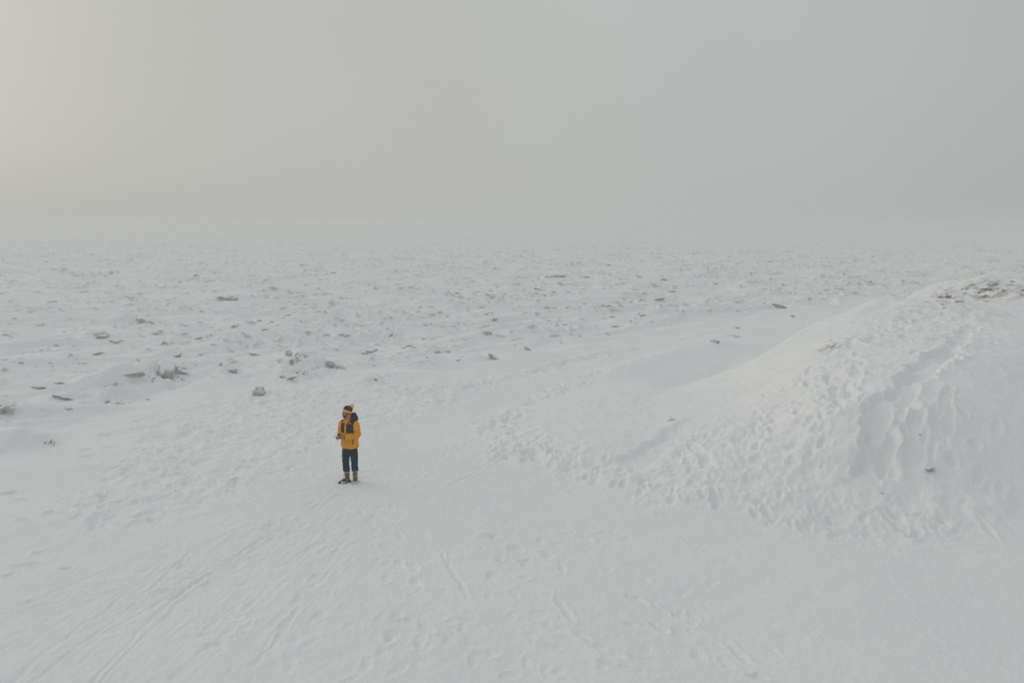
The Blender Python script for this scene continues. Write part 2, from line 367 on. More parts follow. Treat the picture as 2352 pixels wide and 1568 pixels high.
# single prints that stand out: pixel, length, width, depth, bearing
for px, py, L, W, D, A in [
    (228, 1137, .34, .22, .07, 80), (240, 1148, .3, .2, .05, 80), (232, 1165, .3, .2, .06, 70), (233, 1188, .36, .24, .06, 60), (212, 1208, .34, .2, .05, 60),
    (22, 1133, .4, .25, .08, 20), (48, 1148, .3, .18, .06, 0), (115, 1180, .34, .15, .08, 0), (170, 1190, .3, .15, .05, 0), (52, 1195, .5, .15, .05, 0),
    (90, 1267, .35, .16, .05, 30), (150, 1305, .3, .18, .05, 0), (60, 1296, .7, .2, .05, 15), (20, 1320, .3, .18, .05, 0), (72, 1380, .2, .12, .04, 0),
    (2015, 1043, .55, .38, .16, 70), (1912, 967, .4, .28, .09, 50), (1860, 980, .4, .3, .08, 50), (1895, 1030, .4, .28, .09, 45), (1820, 1060, .45, .3, .09, 40),
    (2212, 950, .45, .26, .12, 70), (2240, 1025, .45, .3, .12, 60), (2290, 985, .5, .28, .09, 60), (2185, 1060, .45, .3, .12, 60), (2245, 1105, .5, .3, .12, 50),
    (2130, 990, .35, .25, .08, 60), (2085, 870, .5, .3, .12, 60), (2050, 905, .5, .35, .12, 50), (2150, 940, .4, .3, .08, 60), (2300, 1130, .5, .3, .08, 40),
    (1560, 985, .4, .25, .06, 30), (1590, 1020, .4, .25, .07, 30), (1640, 965, .35, .2, .06, 30), (1690, 1010, .5, .35, .09, 40), (1740, 1050, .5, .4, .1, 50),
    (1820, 870, .35, .25, .08, 40), (1760, 905, .4, .25, .06, 40), (1668, 1022, .35, .3, .08, 45),
    (1060, 1442, .34, .15, .03, 80), (1085, 1525, .40, .2, .035, 85), (1110, 1258, .2, .15, .02, 80), (1145, 1285, .32, .2, .04, 60), (1210, 1293, .34, .2, .04, 70),
    (1130, 1320, .45, .2, .045, 50), (1205, 1328, .35, .22, .04, 10), (1123, 1372, .4, .2, .03, 80), (1285, 1545, .35, .2, .03, 60), (1170, 1560, .4, .2, .03, 20)]:
    x, y = hit_base(px, py); stamp(x, y, R(A), L * .66, W * .70, D * (.8 if px < 300 else .5), .45)
# scuffs and slides running down towards the camera
for ax, ay, bx, by, W, D in [
    (1530, 1400, 1600, 1445, .10, .035), (1720, 1555, 1760, 1568, .1, .03), (1350, 1480, 1420, 1515, .14, .03), (1318, 1450, 1375, 1490, .1, .02), (1500, 1440, 1530, 1455, .14, .03),
    (1280, 1380, 1310, 1420, .14, .03), (1440, 1370, 1480, 1392, .12, .03), (1670, 1480, 1720, 1530, .14, .025), (1235, 1470, 1300, 1500, .07, .02), (1400, 1530, 1500, 1555, .1, .02),
    (1150, 1410, 1300, 1460, .16, .012), (1220, 1440, 1450, 1520, .14, .012), (1010, 1260, 1080, 1380, .10, .02), (1260, 1590, 1330, 1640, .12, .02),
    (1730, 1225, 1800, 1240, .12, .03), (2030, 1190, 2080, 1230, .14, .05), (2250, 1200, 2290, 1240, .14, .04), (1900, 1215, 1960, 1235, .12, .04), (1560, 1235, 1700, 1300, .14, .012)]:
    A_, B_ = Vector(hit_base(ax, ay)), Vector(hit_base(bx, by)); m_ = (A_ + B_) / 2; d_ = B_ - A_
    stamp(m_.x, m_.y, math.atan2(d_.y, d_.x), max(d_.length, .2) * 1.1, W, D, .55)

def stride(pix, depth=.02, step=.62, wid=.13):
    q = [Vector(hit_base(*p)) for p in pix]; acc = 0; side = 1
    for a, b in zip(q[:-1], q[1:]):
        L = (b - a).length; d = (b - a) / L; nrm = Vector((-d.y, d.x)); t = step - acc
        while t < L:
            p = a + d * t + nrm * side * wid * RND.uniform(.6, 1.3)
            footstep(p.x, p.y, math.atan2(d.y, d.x) + RND.gauss(0, .12) - side * .15, depth); side = -side; t += step * RND.uniform(.85, 1.15)
        acc = (L - (t - step)) % step
for pix in [[(60, 1560), (330, 1400), (560, 1270), (760, 1130)], [(420, 1560), (600, 1380), (780, 1180)], [(560, 1590), (760, 1330), (900, 1150), (1080, 1010)], [(240, 1345), (560, 1250), (800, 1120)],
            [(850, 1590), (900, 1400), (905, 1200)], [(1250, 1590), (1180, 1400), (1120, 1250)], [(1350, 1590), (1560, 1400), (1720, 1240)], [(900, 1120), (1080, 1000), (1300, 860), (1560, 780)],
            [(0, 1190), (300, 1100), (600, 1000), (900, 910)], [(1750, 1590), (1600, 1420), (1400, 1300), (1150, 1180), (900, 1110)], [(1100, 1100), (1350, 1130), (1700, 1230), (2200, 1250)],
            [(2350, 1280), (2050, 1240), (1800, 1230)], [(2200, 1190), (2240, 1080), (2200, 960), (2215, 850)]]:
    stride(pix, RND.uniform(.011, .018))
def line_groove(pix, width, depth, rim=.5, wob=.02, seed=0, world=False):
    pts = [Vector(q) if world else Vector(hit_base(*q)) for q in pix]
    d2 = np.full(GX.shape, 1e9)
    for a, b in zip(pts[:-1], pts[1:]):
        ex, ey = b.x - a.x, b.y - a.y; L = ex * ex + ey * ey
        bx0, bx1 = min(a.x, b.x) - .6, max(a.x, b.x) + .6; by0, by1 = min(a.y, b.y) - .6, max(a.y, b.y) + .6
        s = (GX > bx0) & (GX < bx1) & (GY > by0) & (GY < by1)
        if not s.any(): continue
        X, Y = GX[s], GY[s]
        t = np.clip(((X - a.x) * ex + (Y - a.y) * ey) / L, 0, 1)
        d2[s] = np.minimum(d2[s], (X - a.x - t * ex) ** 2 + (Y - a.y - t * ey) ** 2)
    s = d2 < 1
    d = np.sqrt(d2[s]); X, Y = GX[s], GY[s]
    d = np.abs(d + wob * perlin(X * 1.2, Y * 1.2, 60 + seed))
    k = .55 + .45 * smooth(-.35, .25, perlin(X * .5, Y * .5, 90 + seed))
    rho = d / width
    H[s] += depth * k * (-smooth(1.1, .5, rho) + rim * np.exp(-((rho - 1.5) / .45) ** 2))
def spl(pix, n=14):                                  # smooth the traced track
    o = []
    q = [pix[0]] + list(pix) + [pix[-1]]
    for i in range(1, len(q) - 2):
        p0, p1, p2, p3 = [np.array(v, float) for v in q[i - 1:i + 3]]
        for k in range(n):
            t = k / n
            o.append(tuple(.5 * ((2 * p1) + (-p0 + p2) * t + (2 * p0 - 5 * p1 + 4 * p2 - p3) * t * t + (-p0 + 3 * p1 - 3 * p2 + p3) * t ** 3)))
    return o + [tuple(map(float, pix[-1]))]
for i, (pix, w, dp) in enumerate([
    ([(-60, 1418), (60, 1385), (150, 1358), (240, 1337), (330, 1331), (480, 1326), (560, 1327)], .05, .022),
    ([(-60, 1428), (70, 1395), (180, 1372), (290, 1350), (400, 1340), (520, 1332)], .045, .018),
    ([(-20, 1590), (100, 1500), (210, 1420), (330, 1330), (420, 1260)], .05, .020),
    ([(40, 1590), (160, 1500), (300, 1390), (380, 1320), (440, 1265)], .055, .030),
    ([(200, 1580), (300, 1470), (400, 1370), (490, 1310), (600, 1240), (680, 1200), (760, 1150)], .06, .035),
    ([(222, 1580), (318, 1475), (420, 1375), (505, 1320)], .04, .02),
    ([(130, 1480), (220, 1400), (300, 1340), (400, 1270)], .05, .014),
    ([(400, 1210), (500, 1175), (600, 1150), (700, 1128), (800, 1100)], .06, .03),
    ([(520, 1180), (600, 1135), (660, 1105)], .06, .035),
    ([(640, 1250), (760, 1150), (860, 1090), (1000, 1020), (1130, 950)], .08, .012),
    ([(700, 1240), (850, 1120), (980, 1050), (1120, 975)], .08, .012),
    ([(640, 1350), (560, 1420), (470, 1500), (400, 1560)], .10, .014),
    ([(760, 1300), (660, 1400), (580, 1470)], .10, .014),
    ([(680, 1130), (830, 1100), (1000, 1040)], .05, .012)]):
    line_groove(spl(pix), w * .7, dp * .42, seed=i)
rf = random.Random(5)
for i in range(38):                                  # the fan of faint tracks that meets where he stands
    x0 = rf.uniform(-350, 620); x1 = 700 + 260 * rf.random() + x0 * .10; y1 = rf.uniform(1060, 1180); f0 = rf.uniform(0, .3); f1 = rf.uniform(.6, 1)
    bow = rf.uniform(-45, 45); p = lambda t: (x0 + (x1 - x0) * t + bow * math.sin(t * 3.1), 1590 + (y1 - 1590) * t ** .8)
    line_groove([p(f0 + (f1 - f0) * k / 10) for k in range(11)], rf.uniform(.03, .065), rf.uniform(.003, .006), .6, .09, 200 + i)
for i in range(10):
    x0 = rf.uniform(820, 1050); p = lambda t: (x0 + 330 * t + 20 * math.sin(t * 3), 1130 - (150 + (x0 - 820) * .2) * t)
    f0 = rf.uniform(0, .4); line_groove([p(f0 + .6 * k / 8) for k in range(9)], rf.uniform(.05, .10), rf.uniform(.006, .012), .5, .08, 240 + i)
# trail: pressed flatter, with a low bank along its edges
line_groove(spl([(1110, 975), (1200, 925), (1290, 893), (1380, 850), (1500, 815), (1620, 790)]), .34, -.045, .1, .3, 30)
line_groove(spl([(900, 905), (1100, 880), (1230, 848), (1330, 820), (1450, 800), (1560, 780), (1700, 745)]), .30, -.03, .1, .35, 31)
line_groove(spl([(1180, 870), (1300, 836), (1400, 812), (1520, 790), (1640, 768)]), .45, .04, .1, .3, 32)

def ridge(pix, width, height, power=1.0, asym=0.0, z=None):
    """add a ridge (or gully when height < 0) along a line; asym steepens the right-hand side"""
    pts = [Vector(hit_base(*q)) for q in pix]
    best = np.full(GX.shape, 1e9); side = np.zeros(GX.shape); tt = np.zeros(GX.shape)
    n = len(pts) - 1
    for i, (a, b) in enumerate(zip(pts[:-1], pts[1:])):
        ex, ey = b.x - a.x, b.y - a.y; L = math.hypot(ex, ey)
        t = np.clip(((GX - a.x) * ex + (GY - a.y) * ey) / L / L, 0, 1)
        dx, dy = GX - a.x - t * ex, GY - a.y - t * ey
        d = np.hypot(dx, dy); s = (dx * ey - dy * ex) / L
        m = d < best
        best = np.where(m, d, best); side = np.where(m, np.sign(s), side); tt = np.where(m, (i + t) / n, tt)
    sg = best * side + .18 * perlin(GX * .9, GY * .9, 71)
    wd = np.where(sg > 0, width * (1 - asym), width * (1 + asym))
    taper = smooth(0, .18, tt) * smooth(1, .82, tt)
    H[:] = H + height * .72 * np.exp(-(sg / wd) ** 2) * (.25 + .75 * taper) * np.exp(-np.maximum(0, best - width * 4))
def gully(pix, width, depth, warp_=.16, seed=0, lip=.25):
    pts = [Vector(hit_base(*q)) for q in pix]; n = len(pts) - 1
    x0, x1 = min(p.x for p in pts) - 2, max(p.x for p in pts) + 2; y0, y1 = min(p.y for p in pts) - 2, max(p.y for p in pts) + 2
    s = (GX > x0) & (GX < x1) & (GY > y0) & (GY < y1); X, Y = GX[s], GY[s]
    best = np.full(X.shape, 1e9); tt = np.zeros(X.shape)
    for i, (a, b) in enumerate(zip(pts[:-1], pts[1:])):
        ex, ey = b.x - a.x, b.y - a.y; t = np.clip(((X - a.x) * ex + (Y - a.y) * ey) / (ex * ex + ey * ey), 0, 1)
        d = np.hypot(X - a.x - t * ex, Y - a.y - t * ey); m = d < best
        best = np.where(m, d, best); tt = np.where(m, (i + t) / n, tt)
    rho = (best + warp_ * fbm(X * 1.6, Y * 1.6, 72 + seed, 3, .6)) / width
    k = smooth(-.02, .15, tt) * smooth(1.02, .85, tt) * (.75 + .25 * perlin(X * .8, Y * .8, 73 + seed))
    H[s] += depth * k * (-smooth(1.15, .55, rho) + lip * np.exp(-((rho - 1.35) / .3) ** 2))
# drift crests in front of the mound and the gullies down its face
ridge([(1370, 876), (1450, 846), (1552, 816), (1640, 800), (1700, 790)], .8, .42, asym=-.35)
ridge([(1500, 905), (1600, 865), (1660, 850), (1710, 828)], .8, -.30)
ridge([(1940, 930), (1935, 1000), (1945, 1080)], .75, .26, asym=-.3)
gully([(2205, 800), (2140, 836), (2066, 900), (2022, 950), (2022, 1010), (2000, 1060), (1975, 1110)], .32, .19, .22, 0, .2)
gully([(2112, 930), (2104, 975), (2098, 1040), (2100, 1080)], .20, .12, .10, 3, .5)
gully([(2150, 930), (2140, 1010), (2130, 1070)], .14, .08, .10, 4, .4)
gully([(2085, 915), (2060, 985), (2040, 1060), (2045, 1110)], .14, .10, .12, 11, .5)
gully([(1985, 960), (1990, 1040), (1960, 1100)], .12, .07, .12, 12, .4)
gully([(2180, 880), (2170, 960), (2165, 1030)], .12, .06, .12, 13, .4)
gully([(1905, 850), (1935, 900), (1925, 960)], .22, .10, .15, 5, .4)
gully([(2235, 745), (2190, 790), (2160, 830)], .22, .10, .15, 6, .4)
gully([(1980, 830), (1960, 880), (1950, 910)], .16, .07, .12, 7, .4)
gully([(1617, 953), (1560, 990), (1500, 1035), (1443, 1078)], .38, .12, .16, 8, .2)
gully([(1590, 1020), (1615, 1050), (1628, 1075)], .14, .08, .08, 9, .4)
gully([(1300, 1085), (1400, 1068), (1450, 1050)], .22, .06, .12, 10, .3)
H += onm * (.06 * fbm(GX * .55, GY * .55, 81, 4, .5)) + onm * .016 * fbm(GX * 2.2, GY * 2.2, 82, 3, .6)
H += .10 * onm * smooth(.8, 1.6, hm) * smooth(2.9, 2.2, hm) * smooth(18, 21, GY) * perlin(GX * .5, GY * .5, 87)
H += onm * smooth(2.6, 3.2, hm) * (.10 * fbm(GX * .9, GY * .9, 83, 3))
# trail-side snow grain everywhere
H += (1 - ice) * .006 * fbm(GX * 3.0, GY * 3.0, 85, 3, .6)

# ------------------------------------------------------------------ ice blocks seen one by one: (px, py of the base, width m, kind, label, bearing deg)
# kinds: boulder, slab (tilted plate), heap
BLOCKS = [
 (335, 748, 1.75, .70, 'slab_end', 'large tilted ice slab with a dark ragged end beside a smooth snow ramp', -20),
 (232, 783, 1.25, .55, 'boulder', 'beige snow-dusted ice lump left of the tilted slab with the ragged end', 10),
 (383, 794, 1.3, .45, 'boulder', 'low snow-capped ice lump with a dark left underside below the large tilted slab', 0),
 (405, 824, 1.0, .42, 'slab', 'wedge-shaped grey ice block tipped up to the right, below the low snow-capped lump', 15),
 (459, 818, .6, .22, 'slab', 'thin grey ice shard right of the wedge-shaped block', 20),
 (352, 813, .85, .15, 'slab', 'thin dark edge of a buried ice plate left of the wedge-shaped block', 5),
 (590, 818, .9, .16, 'slab', 'long thin dark ice plate edge slanting down to the right in open snow', -12),
 (378, 873, 1.15, .78, 'boulder', 'tall rounded grey-beige ice boulder at the head of the left ice pile', 0),
 (413, 866, .75, .22, 'slab', 'flat grey ice plate jutting right from the tall rounded boulder', 5),
 (385, 883, .50, .28, 'boulder', 'small blocky ice cube at the foot of the tall rounded boulder', 0),
 (412, 882, .40, .22, 'boulder', 'small pale ice piece just right of the blocky ice cube', 20),
 (310, 890, .95, .40, 'slab', 'broad snow-covered ice slab with dark notch at lower left of left ice pile', 15),
 (345, 889, .55, .12, 'slab', 'narrow dark ice splinter right of the broad notched slab', 35),
 (305, 872, .70, .18, 'slab', 'dark-edged ice plate half buried behind the broad notched slab', -8),
 (532, 866, .70, .38, 'slab', 'grey ice wedge with a darker cap standing alone between the two ice piles', 25),
 (555, 858, .35, .16, 'boulder', 'small dark ice piece right of the lone grey wedge', 0),
 (507, 850, .35, .30, 'slab', 'small upright ice fin above the lone grey wedge', 60),
 (688, 843, .46, .40, 'ball', 'round pale ice ball on top of the right ice pile', 0),
 (665, 846, .38, .32, 'ball', 'yellowish round ice ball left of the pale ball on the right ice pile', 0),
 (686, 854, .80, .34, 'heap', 'dark broken ice block beneath the two round ice balls', 0),
 (704, 848, .45, .28, 'heap', 'knobbly pale ice lump right of the dark block under the balls', 0),
 (714, 834, .45, .14, 'slab', 'small dark ice flake behind the round pale ball', 8),
 (722, 860, .85, .30, 'heap', 'snow-caked ice lump at the right foot of the two round ice balls', 0),
 (694, 868, .65, .24, 'heap', 'snow-caked ice lump directly below the dark block under the balls', 0),
 (352, 880, .90, .32, 'heap', 'snowy ice lump between the broad notched slab and the tall boulder', 0),
 (432, 876, .60, .20, 'heap', 'snow-dusted ice lump at the right end of the left ice pile', 0),
 (398, 868, .80, .40, 'heap', 'jagged ice lump leaning on the right side of the tall rounded boulder', 0),
 (640, 846, .35, .18, 'boulder', 'small grey ice knob at the left end of the right ice pile', 0),
 (772, 850, 1.0, .40, 'slab_end', 'pointed dark-sided ice slab leaning left, at the right end of the right ice pile', -35),
 (740, 838, .45, .18, 'boulder', 'speckled small ice piece between the balls and the pointed slab', 0),
 (650, 876, .35, .18, 'boulder', 'small dark ice lump in the snow below the right ice pile', 0),
 (668, 879, .55, .20, 'slab', 'pale ice chip right of the small dark lump below the right ice pile', 20),
 (595, 907, .55, .30, 'ball', 'rounded snowy ice lump alone between the right ice pile and the trampled snow', 0),
 (862, 878, .90, .34, 'heap', 'low crumbled snowy ice lump nearest above the man to his right', 0),
 (112, 1024, .55, .26, 'heap', 'broad snow-covered ice mound with a small dark hollow, at the left beside the trampled snow', 0),
 (10, 962, 1.1, .42, 'heap', 'dark pitted ice lump cut by the left edge of the photo', 0),
 (100, 899, 1.3, .20, 'slab', 'flat dark ice plate frozen in at the far left edge of the drifts', -3),
 (140, 891, .6, .12, 'slab', 'small thin ice plate up and right of the flat dark plate', 0),
 (150, 925, 1.2, .25, 'slab', 'long low pale ice slab with a brownish rim under the flat dark plate', -10),
 (207, 875, .9, .26, 'boulder', 'flat-topped grey ice lump left of the left ice pile', 0),
 (255, 918, .85, .30, 'heap', 'crumbly snowy ice heap below and left of the left ice pile', 10),
 (275, 925, .45, .18, 'boulder', 'small brown-edged ice piece on the crumbly heap', 10),
 (852, 811, .9, .30, 'heap', 'low beige ice crumbs in a row above and right of the right ice pile', 0),
 (1015, 810, 1.1, .42, 'heap', 'knobbly snowy ice heap with a lighter knob, in mid-field above the trail', 0),
 (905, 774, 1.0, .35, 'heap', 'soft-edged snowy ice heap left of the knobbly mid-field heap', 0),
 (1120, 778, .9, .40, 'boulder', 'dark-based ice block standing up in mid-field', 0),
 (1213, 800, .8, .28, 'slab', 'dark curved ice plate edge right of the dark-based block', -35),
 (1133, 829, 1.2, .32, 'slab_end', 'dark jagged ice slab end at the right of a smooth drift above the trail', -25),
 (790, 779, 1.1, .35, 'heap', 'snowy ice heap with a pale top left of the soft-edged heap', 0),
 (697, 744, 1.0, .38, 'heap', 'grey broken ice heap in the middle distance above the right ice pile', 0),
 (1283, 643, 2.5, .60, 'slab', 'widest dark ice slab out in the far field', -3),
 (1345, 641, 1.5, .35, 'slab', 'narrow dark ice plate just right of the widest far slab', -3),
 (1408, 615, 2.4, .4, 'slab', 'thin long dark ice plate farthest out to the right of the widest slab', -2),
 (1240, 668, 1.4, .5, 'heap', 'small knobbly ice heap left below the widest far slab', 0),
 (1640, 800, .7, .25, 'boulder', 'dark ice lump in the hollow left of the snow mound', 0),
 (1686, 775, .9, .28, 'heap', 'dirty ice cluster behind the hollow left of the snow mound', 0),
 (1690, 755, .7, .2, 'slab', 'thin dark ice plate above the dirty cluster beside the mound', 0),
 (1535, 745, 1.1, .35, 'heap', 'dark speckled ice heap in mid-field beyond the trail', 0),
 (1415, 752, 1.0, .30, 'heap', 'rounded grey ice lump in mid-field left of the speckled heap', 0),
 (1820, 728, .6, .14, 'slab', 'thin ice plate beside the upper left flank of the mound', -5),
 (1475, 730, .9, .3, 'boulder', 'small brown-grey ice lump beyond the rounded grey lump', 0),
 (980, 783, .7, .25, 'boulder', 'small ice lump left above the knobbly mid-field heap', 0),
 (522, 692, 1.6, .5, 'heap', 'low rubble heap of grey ice far behind the two ice piles', 0),
 (607, 760, .9, .3, 'boulder', 'small snow-capped ice lump beyond the gap between the ice piles', 0),
 (655, 718, 1.0, .3, 'slab', 'thin ice plates in a row in the middle distance', -6),
]
BW = []
BLOCKS = [(b[0], b[1], b[2] * (.72 if b[1] > 720 else .85) * (1.22 if ' pile' in b[5] or 'boulder' in b[5] or 'ball' in b[5] else 1.0), b[3] * (1.05 if ' pile' in b[5] or 'boulder' in b[5] or 'ball' in b[5] else .85)) + b[4:] for b in BLOCKS]
for b in BLOCKS:
    x, y = hit_base(b[0], b[1]); BW.append((x, y) + b[2:])
def drift(x, y, w, h, ang):
    """snow banked up against a block"""
    win = windows(x, y, w * 2.6)
    if win is None: return
    dx, dy = GX[win] - x, GY[win] - y; c, s = math.cos(ang), math.sin(ang)
    a, b = dx * c + dy * s, -dx * s + dy * c
    a = a + w * .35
    f = np.exp(-np.where(a < 0, (a / (w * 1.1)) ** 2, (a / (w * .55)) ** 2) - (b / (w * .55)) ** 2)
    H[win] += h * f
for x, y, w, h, kd, lab, ang in BW:
    if kd == 'slab_end': drift(x - w * .55, y + .15, w * .9, h * 1.0, R(8))
    elif kd == 'ball': pass
    elif kd == 'slab': drift(x - w * .1, y + w * .22, w * .75, h * .85, R(10))
    else: drift(x - w * .15, y + w * .32, w * .7, h * .62, R(10))
drift(*P(690, 856), 2.0, .28, 0); drift(*P(800, 858), 1.6, .15, 0); drift(*P(370, 885), 2.0, .22, R(15)); drift(*P(85, 1018), 1.2, .42, 0); drift(*P(330, 885), 1.6, .2, R(15)); drift(*P(250, 915), 1.6, .18, R(15)); drift(*P(60, 900), 2.5, .2, R(10))
# the man's spot is trodden level, his boots pressed in
MAN = P(807, 1107)
wn_ = windows(MAN[0], MAN[1], 1.0)
dd = np.hypot(GX[wn_] - MAN[0], GY[wn_] - MAN[1]); kk = smooth(.9, .35, dd)
_hm = float(np.mean(H[wn_][dd < .4])); H[wn_] = H[wn_] * (1 - kk) + (_hm + .3 * (H[wn_] - _hm)) * kk

# exposed ice: steep lee sides of the frozen-in lumps
for fx, fy, fa in ((.074, .055, -58), (-.076, -.056, -142)):
    ca_, sa_ = math.cos(R(-22)), math.sin(R(-22)); q_ = R(fa - 22)
    cx_, cy2 = fx + .055 * math.cos(R(fa)), fy + .055 * math.sin(R(fa))
    stamp(MAN[0] + cx_ * ca_ - cy2 * sa_, MAN[1] + cx_ * sa_ + cy2 * ca_, q_, .40, .19, .022, .6)
for k_ in range(26): footstep(MAN[0] + RND.gauss(0, .9), MAN[1] + RND.gauss(.3, .9), RND.uniform(0, 6.28), .014)
dHr = np.gradient(H, axis=0) / np.gradient(RG, axis=0)
dHa = np.gradient(H, axis=1) / np.maximum(np.gradient(AG, axis=1) * RG, 1e-4)
lee = dHr * .9 + .35 * np.abs(dHa)
tone = smooth(-.1, .45, perlin(GX * 1.5, GY * 2.2, 96))
icem = ice * near_ice * (.80 * fk1 * tone + .50 * fk3 * tone + .85 * fk2 * tone) * smooth(-.25, .30, lee)
icem = np.clip(icem, 0, .85); icem[RG > 900] = 0
# earth and gravel showing on the windswept crest
def gz(x, y):
    r = math.hypot(x, y); a = math.atan2(x, y)
    if abs(a) > R(49): return 0.0
    i = min(max(int(np.searchsorted(RR, r)) - 1, 0), NR - 2); fi = min(max((r - RR[i]) / (RR[i + 1] - RR[i]), 0), 1)
    fj = (a - AMIN) / (AMAX - AMIN) * (NA - 1); j = min(int(fj), NA - 2); fj -= j
    return float((H[i, j] * (1 - fj) + H[i, j + 1] * fj) * (1 - fi) + (H[i + 1, j] * (1 - fj) + H[i + 1, j + 1] * fj) * fi)
def hit(px, py):
    d = ray(px, py); t = 6.0
    while t < 400:
        x, y, z = d[0] * t, d[1] * t, CAM_H + d[2] * t
        if z < gz(x, y): return Vector((x, y, gz(x, y)))
        t += .03 if t < 60 else .15
    return Vector((*P(px, py), 0))

earth = np.zeros(GX.shape)
for px, py, sx, a_ in [(2168, 684, .55, .9), (2265, 666, 1.3, .9), (2295, 655, 1.2, .8), (2240, 680, 1.0, .5), (2340, 668, 1.0, .8), (2090, 672, .6, .4), (1912, 795, .35, .9), (2150, 700, .7, .4), (2120, 705, .6, .3)]:
    p_ = hit(px, py); earth = np.maximum(earth, a_ * np.exp(-(((GX - p_.x) / sx) ** 2 + ((GY - p_.y) / (sx * 1.1)) ** 2)))
earth = earth * smooth(.05, .5, fbm(U * 1.8, V * 3.2, 98, 4, .65) + .15)
me = bpy.data.meshes.new('snow_ground')
V3 = np.stack([GX, GY, H], -1).reshape(-1, 3)
centre = np.array([[0, 0, float(H[0].mean())]])
V3 = np.concatenate([V3, centre]).astype(np.float32)
I, J = np.meshgrid(np.arange(NR - 1), np.arange(NC), indexing='ij'); J2 = (J + 1) % NC
quads = np.stack([I * NC + J, I * NC + J2, (I + 1) * NC + J2, (I + 1) * NC + J], -1).reshape(-1, 4)[:, ::-1]
jj = np.arange(NC); tris = np.stack([np.full(NC, len(V3) - 1), (jj + 1) % NC, jj], -1)
nq, nt = len(quads), len(tris)
me.vertices.add(len(V3)); me.vertices.foreach_set('co', V3.ravel())
loops = np.concatenate([quads.ravel(), tris.ravel()]).astype(np.int32)
me.loops.add(len(loops)); me.loops.foreach_set('vertex_index', loops)
me.polygons.add(nq + nt)
me.polygons.foreach_set('loop_start', np.concatenate([np.arange(nq) * 4, nq * 4 + np.arange(nt) * 3]).astype(np.int32))
me.polygons.foreach_set('loop_total', np.concatenate([np.full(nq, 4), np.full(nt, 3)]).astype(np.int32))
me.polygons.foreach_set('use_smooth', np.ones(nq + nt, bool))
me.update(calc_edges=True)
at = me.attributes.new('ice', 'FLOAT', 'POINT'); at.data.foreach_set('value', np.concatenate([icem.ravel(), [0]]).astype(np.float32))
at2 = me.attributes.new('earth', 'FLOAT', 'POINT'); at2.data.foreach_set('value', np.concatenate([np.clip(earth, 0, .7).ravel(), [0]]).astype(np.float32))
me.materials.append(M_SNOW)
ground = bpy.data.objects.new('snow_ground', me); COL.objects.link(ground); tag(ground, kind='structure')
_up = me.polygons[nq // 2].normal.z
if _up < 0: me.flip_normals()

# ------------------------------------------------------------------ ice chunk meshes
def chunk_mesh(name, seed, kind, material, sub=4):
    r_ = random.Random(seed)
    bm = bmesh.new()
    def piece(c, sc3, n_pl, rot):
        off = Vector((r_.uniform(0, 50), r_.uniform(0, 50), r_.uniform(0, 50)))
        planes = [(Vector((r_.gauss(0, 1), r_.gauss(0, 1), r_.gauss(0, 1))).normalized(), r_.uniform(.50, .95) if kind != 'ball' else r_.uniform(.88, 1)) for k in range(n_pl)]
        new = bmesh.ops.create_icosphere(bm, subdivisions=sub, radius=1)['verts']
        for v in new:
            d = v.co.normalized(); q = 1.1
            for n, k in planes:
                e_ = d.dot(n)
                if e_ > .05: q = min(q, k / e_)
            q *= 1 + .12 * mnoise.noise(d * 2 + off) + .08 * mnoise.noise(d * 5 + off) + .04 * mnoise.noise(d * 13 + off)
            p = d * q; v.co = rot @ Vector((p.x * sc3[0], p.y * sc3[1], p.z * sc3[2])) + Vector(c)
    rr_ = lambda a: Matrix.Rotation(r_.uniform(-a, a), 3, 'X') @ Matrix.Rotation(r_.uniform(-a, a), 3, 'Y') @ Matrix.Rotation(r_.uniform(-3, 3), 3, 'Z')
    if kind == 'heap':
        piece((0, 0, 0), (.52, .45, .42), 12, rr_(.4))
        for k in range(6 if sub > 1 else 2):
            a = r_.uniform(0, 6.28); d_ = r_.uniform(.35, .8); z_ = r_.uniform(.12, .38)
            piece((math.cos(a) * d_, math.sin(a) * d_ * .7, r_.uniform(-.25, .15)), (z_ * r_.uniform(.9, 1.6), z_, z_ * r_.uniform(.4, 1)), 9, rr_(.7))
    else: piece((0, 0, 0), (1, 1, 1), 30 if kind == 'ball' else 13, Matrix.Identity(3))
    ext = max(abs(v.co.x) for v in bm.verts)
    for v in bm.verts: v.co /= ext
    ext = 1.0
    zs = {'slab': (.5, .32, .16), 'slab_end': (.5, .35, .22), 'boulder': (.5, .38, .36), 'ball': (.5, .5, .5), 'heap': (.5, .42, .42)}[kind]
    ext = max(abs(v.co.x) for v in bm.verts)
    ez = max(max(abs(v.co.z) for v in bm.verts), .01)
    for v in bm.verts: v.co = Vector((v.co.x * zs[0], v.co.y * zs[1], v.co.z / ez * zs[2]))
    m = bpy.data.meshes.new(name); bm.to_mesh(m); bm.free()
    for p in m.polygons: p.use_smooth = True
    m.materials.append(material)
    return m
